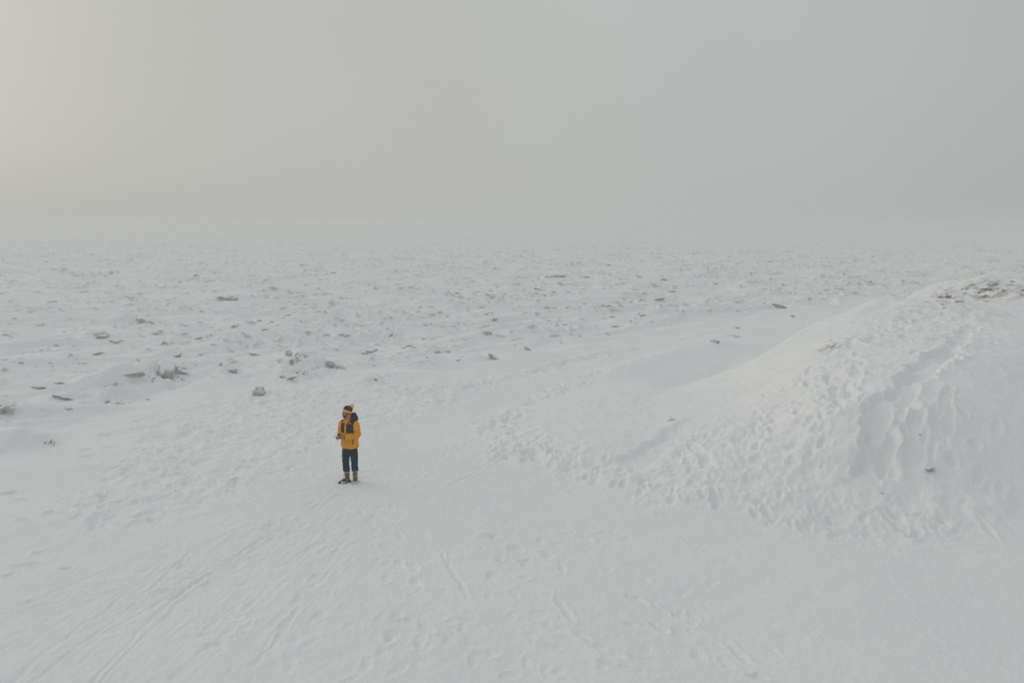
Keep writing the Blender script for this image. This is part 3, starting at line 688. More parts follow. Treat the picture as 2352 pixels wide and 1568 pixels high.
def place(o, x, y, z, w, h, kind, ang, r_):
    full = {'slab': .16, 'slab_end': .22, 'boulder': .36, 'ball': .5, 'heap': .42}[kind] * 2
    if kind == 'slab': o.rotation_euler = (R(r_.uniform(-30, -14)), R(-ang), R(r_.uniform(-12, 12))); sz = h / .45; o.scale = (w, w, max(w * .5, sz * .9))
    elif kind == 'slab_end': o.rotation_euler = (R(r_.uniform(-28, -16)), R(-ang), R(r_.uniform(-25, -5))); o.scale = (w, w * .8, h / .42)
    elif kind == 'ball': o.rotation_euler = (0, 0, 0); o.scale = (w, w, w)
    else: o.rotation_euler = (R(-12), 0, R(ang + r_.uniform(-20, 20))); o.scale = (w, w, h / full * 1.5)
    sink = {'slab': -.05, 'slab_end': .2, 'boulder': -.05, 'ball': .40, 'heap': -.10}[kind] * h
    o.location = (x, y, z + sink)
PALE = ('ball',)
for i, (x, y, w, h, kd, lab, ang) in enumerate(BW):
    r_ = random.Random(100 + i)
    m = chunk_mesh('ice_block', 500 + i, kd, M_ICEPALE if (kd == 'ball') else M_ICE, 4)
    o = bpy.data.objects.new('ice_block', m); COL.objects.link(o)
    z = gz(x, y)
    if kd == 'ball' and 'pile' in lab and 'alone' not in lab: z += .12
    place(o, x, y, z, w, h, kd, ang, r_)
    tag(o, lab, 'ice block', 'ice blocks frozen into the snowfield')

# many more, scattered over the ice out to where the fog takes them
KINDS = ['heap', 'boulder', 'slab', 'heap', 'boulder', 'heap', 'boulder', 'slab']
protos = [(k, chunk_mesh('ice_chunk', 900 + i, k, M_ICE, 3)) for i, k in enumerate(KINDS)]
lows = [(k, chunk_mesh('rubble_piece', 950 + i, k, M_ICE, 1)) for i, k in enumerate(KINDS)]
r_ = random.Random(11); spots = []
while len(spots) < 1500:
    py = 540 + (960 - 540) * r_.random() ** 1.15; px = r_.uniform(-500, 2850)
    x, y = P(px, py)
    if math.hypot(x, y) > 330: continue
    if y < float(np.interp(x, ibx, iby)) + 2: continue
    if mound([x], [y])[0] > .1: continue
    c = mnoise.noise(Vector((x * .12, y * .12, 0))) + .5 * mnoise.noise(Vector((x * .4, y * .4, 5)))
    if c < r_.uniform(-.35, .60): continue
    if y < 36 and r_.random() < .55: continue
    if any((x - b[0]) ** 2 + (y - b[1]) ** 2 < (b[2] * .9) ** 2 for b in BW): continue
    w = min(1.5, max(.10, r_.lognormvariate(-1.6, .55))) * (1 + min(1.3, y / 130))
    spots.append((w / math.hypot(x, y), x, y, w))
def inframe(x, y):
    return abs(x / y) < .76
spots.sort(key=lambda s: -s[0] * (1 if inframe(s[1], s[2]) else .01))
n_ind = 300 - len(BLOCKS)
for i, (s, x, y, w) in enumerate(spots[:n_ind]):
    kd, m = protos[r_.randrange(len(protos))]
    o = bpy.data.objects.new('ice_chunk', m); COL.objects.link(o)
    place(o, x, y, gz(x, y), w, w * {'slab': .20, 'heap': .34, 'boulder': .32}[kd] * r_.uniform(.6, 1.2), kd, r_.uniform(-25, 25), r_)
    d = math.hypot(x, y)
    if d < 38: lab, gr = 'small snow-dusted grey ice chunk among the drifts near the ice piles', 'small ice chunks among the near drifts'
    elif d < 70: lab, gr = 'small grey ice chunk frozen into the middle of the snowfield', 'ice chunks across the middle of the snowfield'
    else: lab, gr = 'grey ice chunk far out on the snowfield fading into the fog', 'ice chunks far out towards the fog'
    tag(o, lab, 'ice chunk', gr)
vs, fs, base = [], [], 0
for (s, x, y, w) in spots[n_ind:]:
    kd, m = lows[r_.randrange(len(lows))]
    o = bpy.data.objects.new('tmp', None); place(o, x, y, gz(x, y), w, w * .32 * r_.uniform(.6, 1.2), kd, r_.uniform(-25, 25), r_)
    M = Matrix.LocRotScale(o.location, o.rotation_euler, o.scale); bpy.data.objects.remove(o)
    vs += [tuple(M @ v.co) for v in m.vertices]; fs += [tuple(base + k for k in p.vertices) for p in m.polygons]; base += len(m.vertices)
for k, m in lows: bpy.data.meshes.remove(m)
m = bpy.data.meshes.new('ice_rubble'); m.from_pydata(vs, [], fs); m.materials.append(M_ICE)
o = bpy.data.objects.new('ice_rubble', m); COL.objects.link(o); tag(o, 'fine grey ice rubble strewn over the snowfield out to the fog', 'ice rubble', kind='stuff')

# ------------------------------------------------------------------ stones, earth clods and dry grass on and around the mound
def stone(px, py, w, h, material, label, seed, kd='boulder', name='stone', cat='stone', ang=0, group=None, sink=.15):
    if material is M_ROCK: w *= .62; h *= .5
    else: w *= .85; h *= .7
    p = hit(px, py); r_ = random.Random(seed)
    m = chunk_mesh(name, seed, kd, material, 3)
    o = bpy.data.objects.new(name, m); COL.objects.link(o)
    o.location = p + Vector((0, 0, h * (.5 - sink) - h * .1)); full = {'boulder': .72, 'slab': .32, 'heap': .84}[kd]
    o.scale = (w, w, h / full * 1.1); o.rotation_euler = (R(-15), R(-ang), R(r_.uniform(-30, 30)))
    tag(o, label, cat, group)
    return o
stone(2132, 1081, .34, .15, M_STONE, 'grey stone with a snow rim at the foot of the mound gully', 21, ang=18, sink=.2)
stone(1913, 793, .42, .20, M_ROCK, 'dark brown clod sticking out of the mound flank below the crest', 22, 'heap', 'earth_clod', 'earth clod', 30)
stone(2168, 683, .85, .50, M_ROCK, 'largest brown rock on the mound crest, half under snow', 23, 'heap', 'rock', 'rock')
for i, (px, py, w, h, lab) in enumerate([
    (2085, 640, .35, .15, 'small dark stone left of the largest crest rock, at the skyline'),
    (2265, 665, .8, .25, 'flat brown stone on the snowy crest right of the largest rock'),
    (2282, 655, .6, .22, 'brown stone behind the flat brown crest stone'),
    (2305, 668, .5, .2, 'brown stone at the right of the cluster of crest stones'),
    (2248, 672, .7, .2, 'low wide stone below the flat brown crest stone'),
    (2262, 682, .9, .25, 'pale snow-covered stone under the cluster of crest stones'),
    (2165, 700, .3, .16, 'small dark stone below the largest crest rock'),
    (2168, 708, .22, .12, 'lowest small dark stone under the largest crest rock'),
    (2200, 693, .7, .15, 'thin brown ledge of stone right of the largest crest rock'),
    (2350, 668, .9, .3, 'brown stone cut by the right edge of the photo on the crest'),
    (2325, 648, .5, .18, 'small brown stone near the right edge at the skyline'),
    (2230, 655, .5, .16, 'small brown stone at the left of the cluster of crest stones')]):
    stone(px, py, w, h, M_ROCK, lab, 40 + i, 'heap', 'rock', 'rock', group='brown rocks on the mound crest')
r2 = random.Random(77)
for i in range(40):                                    # gravel-size pieces
    px, py = r2.gauss(2265, 55), r2.gauss(664, 14)
    if px < 2060: continue
    p = hit(px, py)
    if p.y > 45: continue
    o = stone(px, py, r2.uniform(.10, .28), r2.uniform(.05, .13), M_ROCK, 'small brown pebble in the wind-scoured snow of the mound crest', 200 + i % 6, 'boulder', 'pebble', 'pebble', group='pebbles strewn on the mound crest')
for i, (px, py, lab) in enumerate([(2026, 1133, 'tiny dark pebble in the trampled snow left of the grey stone'), (2114, 998, 'tiny dark pebble in the gully above the grey stone')]):
    stone(px, py, .09, .05, M_STONE, lab, 300 + i, 'boulder', 'pebble', 'pebble')

M_GRASS = mat('dry_grass', (.42, .33, .16), .9, .1, var=((.28, .2, .1), 20, .4, .6))
def tuft(px, py, n, h, label, seed):
    p = hit(px, py); r_ = random.Random(seed); bm = bmesh.new()
    for k in range(n):
        a = r_.uniform(0, 6.28); b = Vector((r_.gauss(0, .05), r_.gauss(0, .05), -.03)); L = h * r_.uniform(.5, 1.1); lean = r_.uniform(.1, .7)
        side = Vector((math.sin(a), -math.cos(a), 0)) * .004
        prev = None
        for s in range(5):
            t = s / 4; c = b + Vector((math.cos(a) * lean * L * t * t, math.sin(a) * lean * L * t * t, L * t + .0))
            w_ = side * (1 - t * .8); v1, v2 = bm.verts.new(c - w_), bm.verts.new(c + w_)
            if prev: bm.faces.new((prev[0], prev[1], v2, v1))
            prev = (v1, v2)
    m = bpy.data.meshes.new('grass_tuft'); bm.to_mesh(m); bm.free(); m.materials.append(M_GRASS)
    o = bpy.data.objects.new('grass_tuft', m); COL.objects.link(o); o.location = p; tag(o, label, 'grass tuft')
tuft(1543, 966, 40, .16, 'small dry yellow grass tuft poking out of the snow drift before the mound', 1)
tuft(2172, 684, 60, .30, 'brown dry grass tuft beside the largest rock on the mound crest', 2)
# ------------------------------------------------------------------ the man (local frame: he faces -Y, his left is +X)
from mathutils.bvhtree import BVHTree
M_SKIN = mat('skin', (.46, .25, .18), .55, .3, var=((.40, .18, .13), 25, .4, .65))
M_JACKET = mat('mustard_cloth', (.80, .335, .003), .75, .25, bump=(60, .004), var=((.64, .255, .003), 9, .35, .7))
M_PANEL = mat('dark_cloth', (.018, .016, .020), .8, .2, bump=(90, .003), var=((.045, .038, .038), 22, .5, .7))
M_JEANS = mat('navy_denim', (.006, .012, .036), .85, .2, bump=(80, .003), var=((.022, .040, .080), 9, .52, .78))
M_BOOT = mat('brown_leather', (.145, .085, .040), .6, .35, bump=(50, .003), var=((.075, .042, .022), 14, .45, .7))
M_RUBBER = mat('black_rubber', (.02, .02, .022), .6, .35, var=((.80, .81, .83), 11, .50, .56))
M_SOLE = mat('dark_sole', (.022, .02, .02), .7, .3)
M_FLEECE = mat('pale_fleece', (.42, .36, .30), .95, .1, bump=(70, .01))
M_LACE = mat('pale_lace', (.5, .45, .4), .8, .2)
M_YELLOW = mat('yellow_wool', (.86, .45, .004), .9, .1, bump=(120, .006))
M_POM = mat('orange_wool', (.95, .46, .002), .95, .1)
M_BEARD = mat('brown_hair', (.075, .042, .028), .8, .2, bump=(150, .004))
M_EYE = mat('dark_eye', (.02, .015, .012), .3, .5)
M_GLASS = mat('phone_glass', (.16, .16, .22), .15, .5)
M_CASE = mat('phone_case', (.06, .06, .08), .4, .4)
def knit(m, n, l, b, tc):
    v = n.new('ShaderNodeTexVoronoi'); v.inputs['Scale'].default_value = 75; l.new(tc.outputs['Object'], v.inputs['Vector'])
    s = n.new('ShaderNodeSeparateColor'); l.new(v.outputs['Color'], s.inputs[0])
    r = n.new('ShaderNodeValToRGB'); r.color_ramp.interpolation = 'CONSTANT'
    st = [(0, (.010, .010, .030)), (.52, (.075, .010, .018)), (.74, (.014, .014, .04)), (.84, (.22, .18, .18)), (.90, (.28, .05, .02)), (.96, (.03, .03, .07))]
    r.color_ramp.elements[0].color = (*st[0][1], 1); r.color_ramp.elements[1].position = st[1][0]; r.color_ramp.elements[1].color = (*st[1][1], 1)
    for p, c in st[2:]:
        e_ = r.color_ramp.elements.new(p); e_.color = (*c, 1)
    l.new(s.outputs[0], r.inputs[0]); l.new(r.outputs[0], b.inputs['Base Color'])
M_KNIT = mat('patterned_knit', (.02, .02, .05), .95, .1, extra=knit)

def ell(bm, c, r, rot=None, sub=3):
    M = Matrix.Translation(Vector(c)) @ (rot.to_matrix().to_4x4() if rot else Matrix()) @ Matrix.Diagonal((*r, 1))
    bmesh.ops.create_icosphere(bm, subdivisions=sub, radius=1, matrix=M)
def tube(bm, pts, rad, seg=14, sq=1.0, ref=Vector((0, 0, 1)), sub=4):
    """tapered tube through pts (spline), rounded ends"""
    pts = [Vector(p) for p in pts]; q = [2 * pts[0] - pts[1]] + pts + [2 * pts[-1] - pts[-2]]
    C_, R_ = [], []
    for i in range(1, len(q) - 2):
        for k in range(sub):
            t = k / sub; a, b, c, d = q[i - 1], q[i], q[i + 1], q[i + 2]
            C_.append(.5 * (2 * b + (c - a) * t + (2 * a - 5 * b + 4 * c - d) * t * t + (3 * b - a - 3 * c + d) * t ** 3))
            R_.append(rad[i - 1] * (1 - t) + rad[i] * t)
    C_.append(pts[-1]); R_.append(rad[-1])
    rings = []; n = len(C_)
    def ring(c, T, r):
        u = T.cross(ref); u = u.normalized() if u.length > .05 else T.cross(Vector((0, 1, 0))).normalized(); v = u.cross(T).normalized()
        return [bm.verts.new(c + u * math.cos(6.28318 * k / seg) * r + v * math.sin(6.28318 * k / seg) * r * sq) for k in range(seg)]
    for i in range(n):
        T = (C_[min(i + 1, n - 1)] - C_[max(i - 1, 0)]).normalized()
        if i == 0: rings += [ring(C_[0] - T * R_[0] * .8, T, R_[0] * .3), ring(C_[0] - T * R_[0] * .45, T, R_[0] * .8)]
        rings.append(ring(C_[i], T, R_[i]))
        if i == n - 1: rings += [ring(C_[i] + T * R_[i] * .45, T, R_[i] * .8), ring(C_[i] + T * R_[i] * .8, T, R_[i] * .3)]
    for a, b in zip(rings[:-1], rings[1:]):
        for k in range(seg): bm.faces.new((a[k], a[(k + 1) % seg], b[(k + 1) % seg], b[k]))
    bm.faces.new(rings[0][::-1]); bm.faces.new(rings[-1])
def loft(bm, rings, seg=32, pw=2.3):
    rs = []
    for z, cx, cy_, rx, ry in rings:
        o = []
        for k in range(seg):
            a = 2 * math.pi * k / seg; c, s = math.cos(a), math.sin(a)
            o.append(bm.verts.new((cx + rx * math.copysign(abs(c) ** (2 / pw), c), cy_ + ry * math.copysign(abs(s) ** (2 / pw), s), z)))
        rs.append(o)
    for a, b in zip(rs[:-1], rs[1:]):
        for k in range(seg): bm.faces.new((a[k], a[(k + 1) % seg], b[(k + 1) % seg], b[k]))
    bm.faces.new(rs[0][::-1]); bm.faces.new(rs[-1])
PARENT = {}
def link(name, m, material, parent, label=None):
    m.materials.append(material); o = bpy.data.objects.new(name, m); COL.objects.link(o); o.parent = parent
    if label: o['label'] = label
    return o
def skin_over(name, bm, vox, smooth_it, material, parent, wr=None, label=None):
    """melt the lofted pieces into one continuous surface, relax it, then add folds"""
    bmesh.ops.recalc_face_normals(bm, faces=bm.faces)
    m0 = bpy.data.meshes.new('t'); bm.to_mesh(m0); bm.free()
    t = bpy.data.objects.new('t', m0); COL.objects.link(t)
    md = t.modifiers.new('r', 'REMESH'); md.mode = 'VOXEL'; md.voxel_size = vox; md.use_smooth_shade = True
    if smooth_it: s = t.modifiers.new('s', 'SMOOTH'); s.iterations = smooth_it; s.factor = .5
    bpy.context.view_layer.update()
    m = bpy.data.meshes.new_from_object(t.evaluated_get(bpy.context.evaluated_depsgraph_get()))
    bpy.data.objects.remove(t); bpy.data.meshes.remove(m0)
    m.materials.clear(); m.name = name
    if wr:
        nn = [v.normal.copy() for v in m.vertices]
        for v, nrm in zip(m.vertices, nn): v.co += nrm * wr(v.co)
    for p in m.polygons: p.use_smooth = True
    return link(name, m, material, parent, label)
def simple(name, bm, material, parent, label=None, flat=False):
    bmesh.ops.recalc_face_normals(bm, faces=bm.faces)
    m = bpy.data.meshes.new(name); bm.to_mesh(m); bm.free()
    for p in m.polygons: p.use_smooth = not flat
    return link(name, m, material, parent, label)

Vn = lambda *a: Vector(a); FX = Vector((0, 1, 0))
bm = bmesh.new()
# torso, hidden limbs
loft(bm, [(.86, 0, 0, .13, .09), (.95, 0, 0, .15, .105), (1.08, 0, 0, .135, .095), (1.25, 0, 0, .155, .105), (1.38, 0, 0, .165, .10), (1.45, 0, .005, .12, .075), (1.49, 0, .01, .06, .055)])
SHL, ELL_, WRL = Vn(.175, .005, 1.41), Vn(.222, -.02, 1.165), Vn(.050, -.235, 1.155)
SHR, ELR, WRR = Vn(-.175, .005, 1.41), Vn(-.25, .02, 1.17), Vn(-.135, -.205, 1.185)
for S, E, W in ((SHL, ELL_, WRL), (SHR, ELR, WRR)):
    tube(bm, [Vn(S.x * .5, 0, 1.42), S, (S + E) / 2, E], [.05, .052, .045, .04]); tube(bm, [E, (E + W) / 2, W], [.04, .037, .027])
HIPL, KNL, ANL = Vn(.09, 0, .90), Vn(.090, .030, .52), Vn(.074, .055, .10)
HIPR, KNR, ANR = Vn(-.09, 0, .90), Vn(-.092, -.055, .52), Vn(-.076, -.056, .10)
for h_, k_, a_ in ((HIPL, KNL, ANL), (HIPR, KNR, ANR)): tube(bm, [h_, (h_ + k_) / 2, k_, (k_ + a_) / 2, a_], [.075, .066, .05, .045, .035], ref=FX)
# head and neck
HC = Vn(-.016, -.034, 1.69); HR = Matrix.Rotation(R(-50), 4, 'Z') @ Matrix.Rotation(R(4), 4, 'X') @ Matrix.Scale(.96, 4)
def hp(*a): return HC + (HR @ Vector(a))
hq = HR.to_quaternion()
ell(bm, hp(0, .018, .03), (.074, .094, .088), hq); ell(bm, hp(0, -.032, -.022), (.062, .068, .086), hq)
ell(bm, hp(0, -.055, -.078), (.042, .042, .034), hq); ell(bm, hp(0, -.088, .022), (.046, .016, .014), hq)
tube(bm, [hp(0, -.094, .012), hp(0, -.104, -.010), hp(0, -.109, -.024)], [.008, .010, .012], 10)
ell(bm, hp(0, -.100, -.052), (.022, .012, .007), hq); ell(bm, hp(0, -.098, -.064), (.019, .012, .008), hq)
for s in (-1, 1): ell(bm, hp(s * .036, -.078, -.022), (.022, .020, .018), hq); ell(bm, hp(s * .074, .012, -.012), (.008, .017, .028), hq)
tube(bm, [Vn(0, .01, 1.47), (Vn(0, .01, 1.47) + hp(0, .02, -.05)) / 2, hp(0, .02, -.05)], [.062, .058, .058])
# hands: palm, four fingers of unequal length, a thumb from the side of the palm
def hand(W, D, N, S, curls, spread=.5, thumb=(.6, .5)):
    D = D.normalized(); N = (N - D * N.dot(D)).normalized(); S = (S - D * S.dot(D) - N * S.dot(N)).normalized()
    rot = Matrix((S, D, N)).transposed().to_quaternion()
    ell(bm, W + D * .048, (.040, .052, .0145), rot); tube(bm, [W - D * .03, W, W + D * .03], [.027, .027, .028], 12, .75, N)
    for k, (ln, cu) in enumerate(zip((.082, .092, .086, .066), curls)):
        off = .030 - .020 * k; p = W + D * .088 + S * off; ang = 0; pts = [W + D * .055 + S * off, p]
        for seg, f in enumerate((.45, .32, .25)):
            ang += cu * (.8, 1.1, .8)[seg]; dirv = D * math.cos(ang) + N * math.sin(ang) + S * (off * spread)
            p = p + dirv.normalized() * ln * f; pts.append(p)
        tube(bm, pts, [.0095, .0098, .0090, .0082, .0070], 10, sub=3)
    b = W + D * .028 + S * .030; t1 = b + (S * .8 + D * .6 + N * .25).normalized() * .038
    t2 = t1 + (S * (.5 - thumb[0]) + D * .9 + N * thumb[1]).normalized() * .032; t3 = t2 + (S * (.2 - thumb[0]) + D * .9 + N * thumb[1]).normalized() * .026
    tube(bm, [W + D * .02 + S * .015, b, t1, t2, t3], [.014, .015, .0125, .0105, .0085], 10, sub=3)
DL = Vn(-.80, -.60, -.04).normalized(); SL = Vn(.60, -.80, 0)
hand(WRL, DL, Vn(0, 0, 1), SL, (.22, .20, .22, .30), thumb=(.95, .40))
DR = Vn(.22, -.95, -.16).normalized(); SR = Vn(.95, .25, 0)
hand(WRR, DR, Vn(0, 0, -1), SR, (.15, .85, 1.0, 1.05), thumb=(.5, .5))
person = skin_over('person', bm, .0042, 2, M_SKIN, None)
person.location = (MAN[0], MAN[1], gz(*MAN) - .026); person.rotation_euler = (0, 0, R(-22)); person.scale = (1.03, 1.03, 1.045)
tag(person, 'bearded man in mustard jacket, navy trousers and bobble hat standing on the snow looking left', 'person')

# jacket
def folds(co):
    a = mnoise.noise(Vector((co.x * 9, co.y * 9, co.z * 22))) * .010 + mnoise.noise(co * 26) * .005 + .006 * (.3 - abs(mnoise.noise(Vector((co.x * 6, co.y * 6, co.z * 17 + 3)))))
    if co.z < .91: a += .006 * math.sin(math.atan2(co.y, co.x) * 5)
    if co.z < 1.1: a += .004 * math.sin(co.z * 70 + co.x * 9)
    return a
bm = bmesh.new()
loft(bm, [(.865, .0, 0, .205, .155), (.885, 0, 0, .208, .158), (.95, 0, 0, .206, .158), (1.03, 0, 0, .205, .152), (1.10, 0, 0, .206, .15), (1.22, 0, 0, .212, .148), (1.34, 0, 0, .21, .142), (1.42, 0, 0, .185, .125), (1.47, 0, .0, .135, .10), (1.51, -.0, .0, .095, .088), (1.55, -.005, -.01, .082, .082)])
tube(bm, [Vn(.10, 0, 1.40), Vn(.19, 0, 1.40), Vn(.222, -.005, 1.28), ELL_ + Vn(0, .02, 0)], [.075, .083, .078, .074], 20)
tube(bm, [ELL_ + Vn(0, .02, 0), (ELL_ + WRL) / 2, WRL + (ELL_ - WRL) * .06], [.074, .068, .054], 20)
tube(bm, [Vn(-.10, 0, 1.40), Vn(-.185, 0, 1.40), Vn(-.225, .01, 1.28), ELR], [.075, .08, .074, .068], 20)
tube(bm, [ELR, (ELR + WRR) / 2, WRR + (ELR - WRR) * .08], [.068, .060, .048], 20)
jacket = skin_over('jacket', bm, .0085, 4, M_JACKET, person, folds)
def bvh_of(o): return BVHTree.FromPolygons([v.co.copy() for v in o.data.vertices], [tuple(p.vertices) for p in o.data.polygons])
BV = bvh_of(jacket)
def drape(name, fn, nu, nv, axis, off, material, parent, label=None, lim=None):
    """a patch that follows the cloth beneath it: fn(u, v) gives the point it is dropped from along axis"""
    bm = bmesh.new(); top, bot = [], []
    for i in range(nu + 1):
        a, b = [], []
        for j in range(nv + 1):
            o = fn(i / nu, j / nv); h, nrm, _, _ = BV.ray_cast(o - axis * .6, axis)
            if h is None or (lim and lim(h)): h = o; nrm = -axis
            a.append(bm.verts.new(h - axis * off)); b.append(bm.verts.new(h + axis * .006))
        top.append(a); bot.append(b)
    for i in range(nu):
        for j in range(nv):
            bm.faces.new((top[i][j], top[i + 1][j], top[i + 1][j + 1], top[i][j + 1])); bm.faces.new((bot[i][j + 1], bot[i + 1][j + 1], bot[i + 1][j], bot[i][j]))
    for i in range(nu):
        bm.faces.new((top[i][0], bot[i][0], bot[i + 1][0], top[i + 1][0])); bm.faces.new((top[i + 1][nv], bot[i + 1][nv], bot[i][nv], top[i][nv]))
    for j in range(nv):
        bm.faces.new((top[0][j + 1], bot[0][j + 1], bot[0][j], top[0][j])); bm.faces.new((top[nu][j], bot[nu][j], bot[nu][j + 1], top[nu][j + 1]))
    return simple(name, bm, material, parent, label)
FY = Vn(0, 1, 0)
drape('chest_panel', lambda u, v: Vn(.022 + u * (.165 - .018 * v), -.13, 1.24 + v * .205), 12, 14, FY, .004, M_PANEL, jacket)
drape('chest_panel', lambda u, v: Vn(-.034 - u * (.115 - .010 * v), -.13, 1.24 + v * .215), 12, 14, FY, .004, M_PANEL, jacket)
drape('placket', lambda u, v: Vn(-.018 + u * .03, -.14, 1.02 + v * .50), 3, 40, FY, .006, M_JACKET, jacket)
drape('pocket_zip', lambda u, v: Vn(.158 + u * .013, -.10, .975 + v * .125), 2, 10, FY, .004, M_SOLE, jacket)
DZ = Vn(0, 0, -1)
drape('shoulder_yoke', lambda u, v: Vn(.065 + u * .115, -.075 + v * .16, 1.42), 12, 12, DZ, .004, M_PANEL, jacket)
drape('shoulder_yoke', lambda u, v: Vn(-.065 - u * .115, -.055 + v * .14, 1.42), 12, 12, DZ, .004, M_PANEL, jacket)
for W, E in ((WRL, ELL_), (WRR, ELR)):
    bm = bmesh.new(); T = (W - E).normalized(); tube(bm, [W - T * .035, W + T * .012], [.045, .040], 18, sub=2); simple('cuff', bm, M_PANEL, jacket)
# hood lying on the shoulders and the dark lining round the neck
bm = bmesh.new()
ell(bm, (.045, .115, 1.535), (.125, .075, .075)); ell(bm, (.080, .10, 1.595), (.070, .058, .068)); ell(bm, (.13, .07, 1.51), (.065, .07, .055)); ell(bm, (-.03, .12, 1.53), (.10, .065, .06))
tube(bm, [Vn(.045, -.10, 1.475), Vn(.095, -.055, 1.50), Vn(.125, .02, 1.53), Vn(.09, .10, 1.575), Vn(0, .12, 1.58), Vn(-.09, .08, 1.55), Vn(-.115, .01, 1.51), Vn(-.09, -.05, 1.49)], [.020, .034, .044, .052, .05, .045, .036, .024], 14)
skin_over('hood', bm, .008, 3, M_PANEL, jacket, lambda c: mnoise.noise(c * 22) * .010 + mnoise.noise(c * 50) * .004)
bm = bmesh.new()   # stand-up collar, open at the throat
tube(bm, [Vn(-.035, -.105, 1.515), Vn(-.075, -.07, 1.54), Vn(-.09, 0, 1.55)], [.020, .022, .022], 12); tube(bm, [Vn(.02, -.108, 1.49), Vn(.065, -.085, 1.50), Vn(.085, -.04, 1.505)], [.019, .022, .02], 12)
skin_over('collar', bm, .006, 1, M_JACKET, jacket, lambda c: mnoise.noise(c * 40) * .004)

# trousers
def tf(co):
    k = 1.4 if co.z < .66 else .6
    return k * (.0015 * math.sin(co.z * 95 + 3 * math.sin(co.x * 20 + co.y * 17)) + .007 * mnoise.noise(Vector((co.x * 10, co.y * 10, co.z * 24 + 7))) + .004 * mnoise.noise(co * 30))
bm = bmesh.new()
ell(bm, (0, 0, .87), (.185, .14, .13))
tube(bm, [Vn(.088, 0, .86), Vn(.092, .015, .70), KNL, Vn(.080, .045, .42), Vn(.076, .052, .33), Vn(.075, .054, .31)], [.100, .092, .080, .076, .080, .070], 22, ref=FX)
tube(bm, [Vn(-.088, 0, .86), Vn(-.094, -.03, .70), KNR, Vn(-.082, -.058, .42), Vn(-.078, -.057, .33), Vn(-.077, -.057, .31)], [.100, .092, .080, .076, .080, .070], 22, ref=FX)
skin_over('trousers', bm, .008, 3, M_JEANS, person, tf)

# boots
def boot(A, ang, up_rot):
    """A = ankle point, ang = bearing of the toe in degrees from -Y towards +X"""
    F = Vn(math.sin(R(ang)), -math.cos(R(ang)), 0); S = Vn(math.cos(R(ang)), math.sin(R(ang)), 0); A0 = Vn(A.x, A.y, 0)
    q = Matrix((S, -F, Vn(0, 0, 1))).transposed().to_quaternion()
    g = lambda f, s, z: A0 + F * f + S * s + Vn(0, 0, z)
    bm = bmesh.new()
    tube(bm, [g(-.005, 0, .07), g(-.008, 0, .16), g(-.004, 0, .285)], [.054, .054, .061], 20, ref=FX)
    tube(bm, [g(-.03, 0, .075), g(.06, 0, .085), g(.11, 0, .065)], [.050, .046, .04], 18)
    b = skin_over('boot', bm, .007, 3, M_BOOT, person, lambda c: mnoise.noise(c * 24) * .004)
    bm = bmesh.new()
    ell(bm, g(.125, 0, .045), (.052, .078, .042), q); ell(bm, g(.04, 0, .04), (.048, .10, .040), q); ell(bm, g(-.04, 0, .045), (.045, .055, .045), q)
    skin_over('rubber_shell', bm, .006, 3, M_RUBBER, b, lambda c: mnoise.noise(c * 30) * .003)
    bm = bmesh.new()
    rs = []
    for z in (0.0, .006, .026):
        o = []
        for k in range(28):
            a = 2 * math.pi * k / 28; c, s = math.cos(a), math.sin(a)
            w = .050 + .008 * c; o.append(bm.verts.new(g(.055 + c * (.148 if z < .02 else .144), s * w, z)))
        rs.append(o)
    for a_, b_ in zip(rs[:-1], rs[1:]):
        for k in range(28): bm.faces.new((a_[k], a_[(k + 1) % 28], b_[(k + 1) % 28], b_[k]))
    bm.faces.new(rs[0][::-1]); bm.faces.new(rs[-1]); simple('sole', bm, M_SOLE, b)
    bm = bmesh.new(); N_ = 14
    tube(bm, [g(-.004 + .063 * math.cos(6.283 * k / N_), .063 * math.sin(6.283 * k / N_), .288 + .008 * math.sin(k * 2.3)) for k in range(N_ + 1)], [.016] * (N_ + 1), 8, sub=2)
    skin_over('boot_cuff', bm, .006, 1, M_FLEECE, b, lambda c: mnoise.noise(c * 60) * .005)
    bm = bmesh.new()
    for k in range(6):
        z = .105 + k * .026; f = .060 - k * .0035 + (.03 if k == 0 else 0)
        tube(bm, [g(f - .012, -.030, z), g(f, 0, z + .008), g(f - .012, .030, z)], [.0035] * 3, 6, sub=2)
    tube(bm, [g(.055, .01, .22), g(.075, .03, .19), g(.08, .035, .15)], [.0035] * 3, 6, sub=2); tube(bm, [g(.055, -.01, .22), g(.078, -.028, .20), g(.085, -.03, .17)], [.0035] * 3, 6, sub=2)
    simple('lace', bm, M_LACE, b)
boot(ANL, 32, 0); boot(ANR, -52, 0)

# beard, brows, eyes
bm = bmesh.new()
ell(bm, hp(0, -.056, -.080), (.052, .054, .044), hq)
for s in (-1, 1):
    tube(bm, [hp(s * .062, -.012, -.02), hp(s * .060, -.026, -.05), hp(s * .042, -.055, -.075)], [.012, .018, .022], 10)
tube(bm, [hp(-.028, -.094, -.050), hp(0, -.104, -.042), hp(.028, -.094, -.050)], [.008, .008, .008], 8)
skin_over('beard', bm, .005, 2, M_BEARD, person, lambda c: mnoise.noise(c * 60) * .007)
for s in (-1, 1):
    bm = bmesh.new(); ell(bm, hp(s * .030, -.090, .004), (.012, .008, .006), hq, 2); simple('eye', bm, M_EYE, person)
    bm = bmesh.new(); tube(bm, [hp(s * .014, -.098, .020), hp(s * .032, -.094, .025), hp(s * .046, -.084, .020)], [.003] * 3, 6, sub=2); simple('eyebrow', bm, M_BEARD, person)
    bm = bmesh.new(); tube(bm, [hp(s * .073, .00, -.028), hp(s * .076, .03, .0), hp(s * .07, .055, -.02)], [.012, .016, .016], 8); simple('hair', bm, M_BEARD, person)

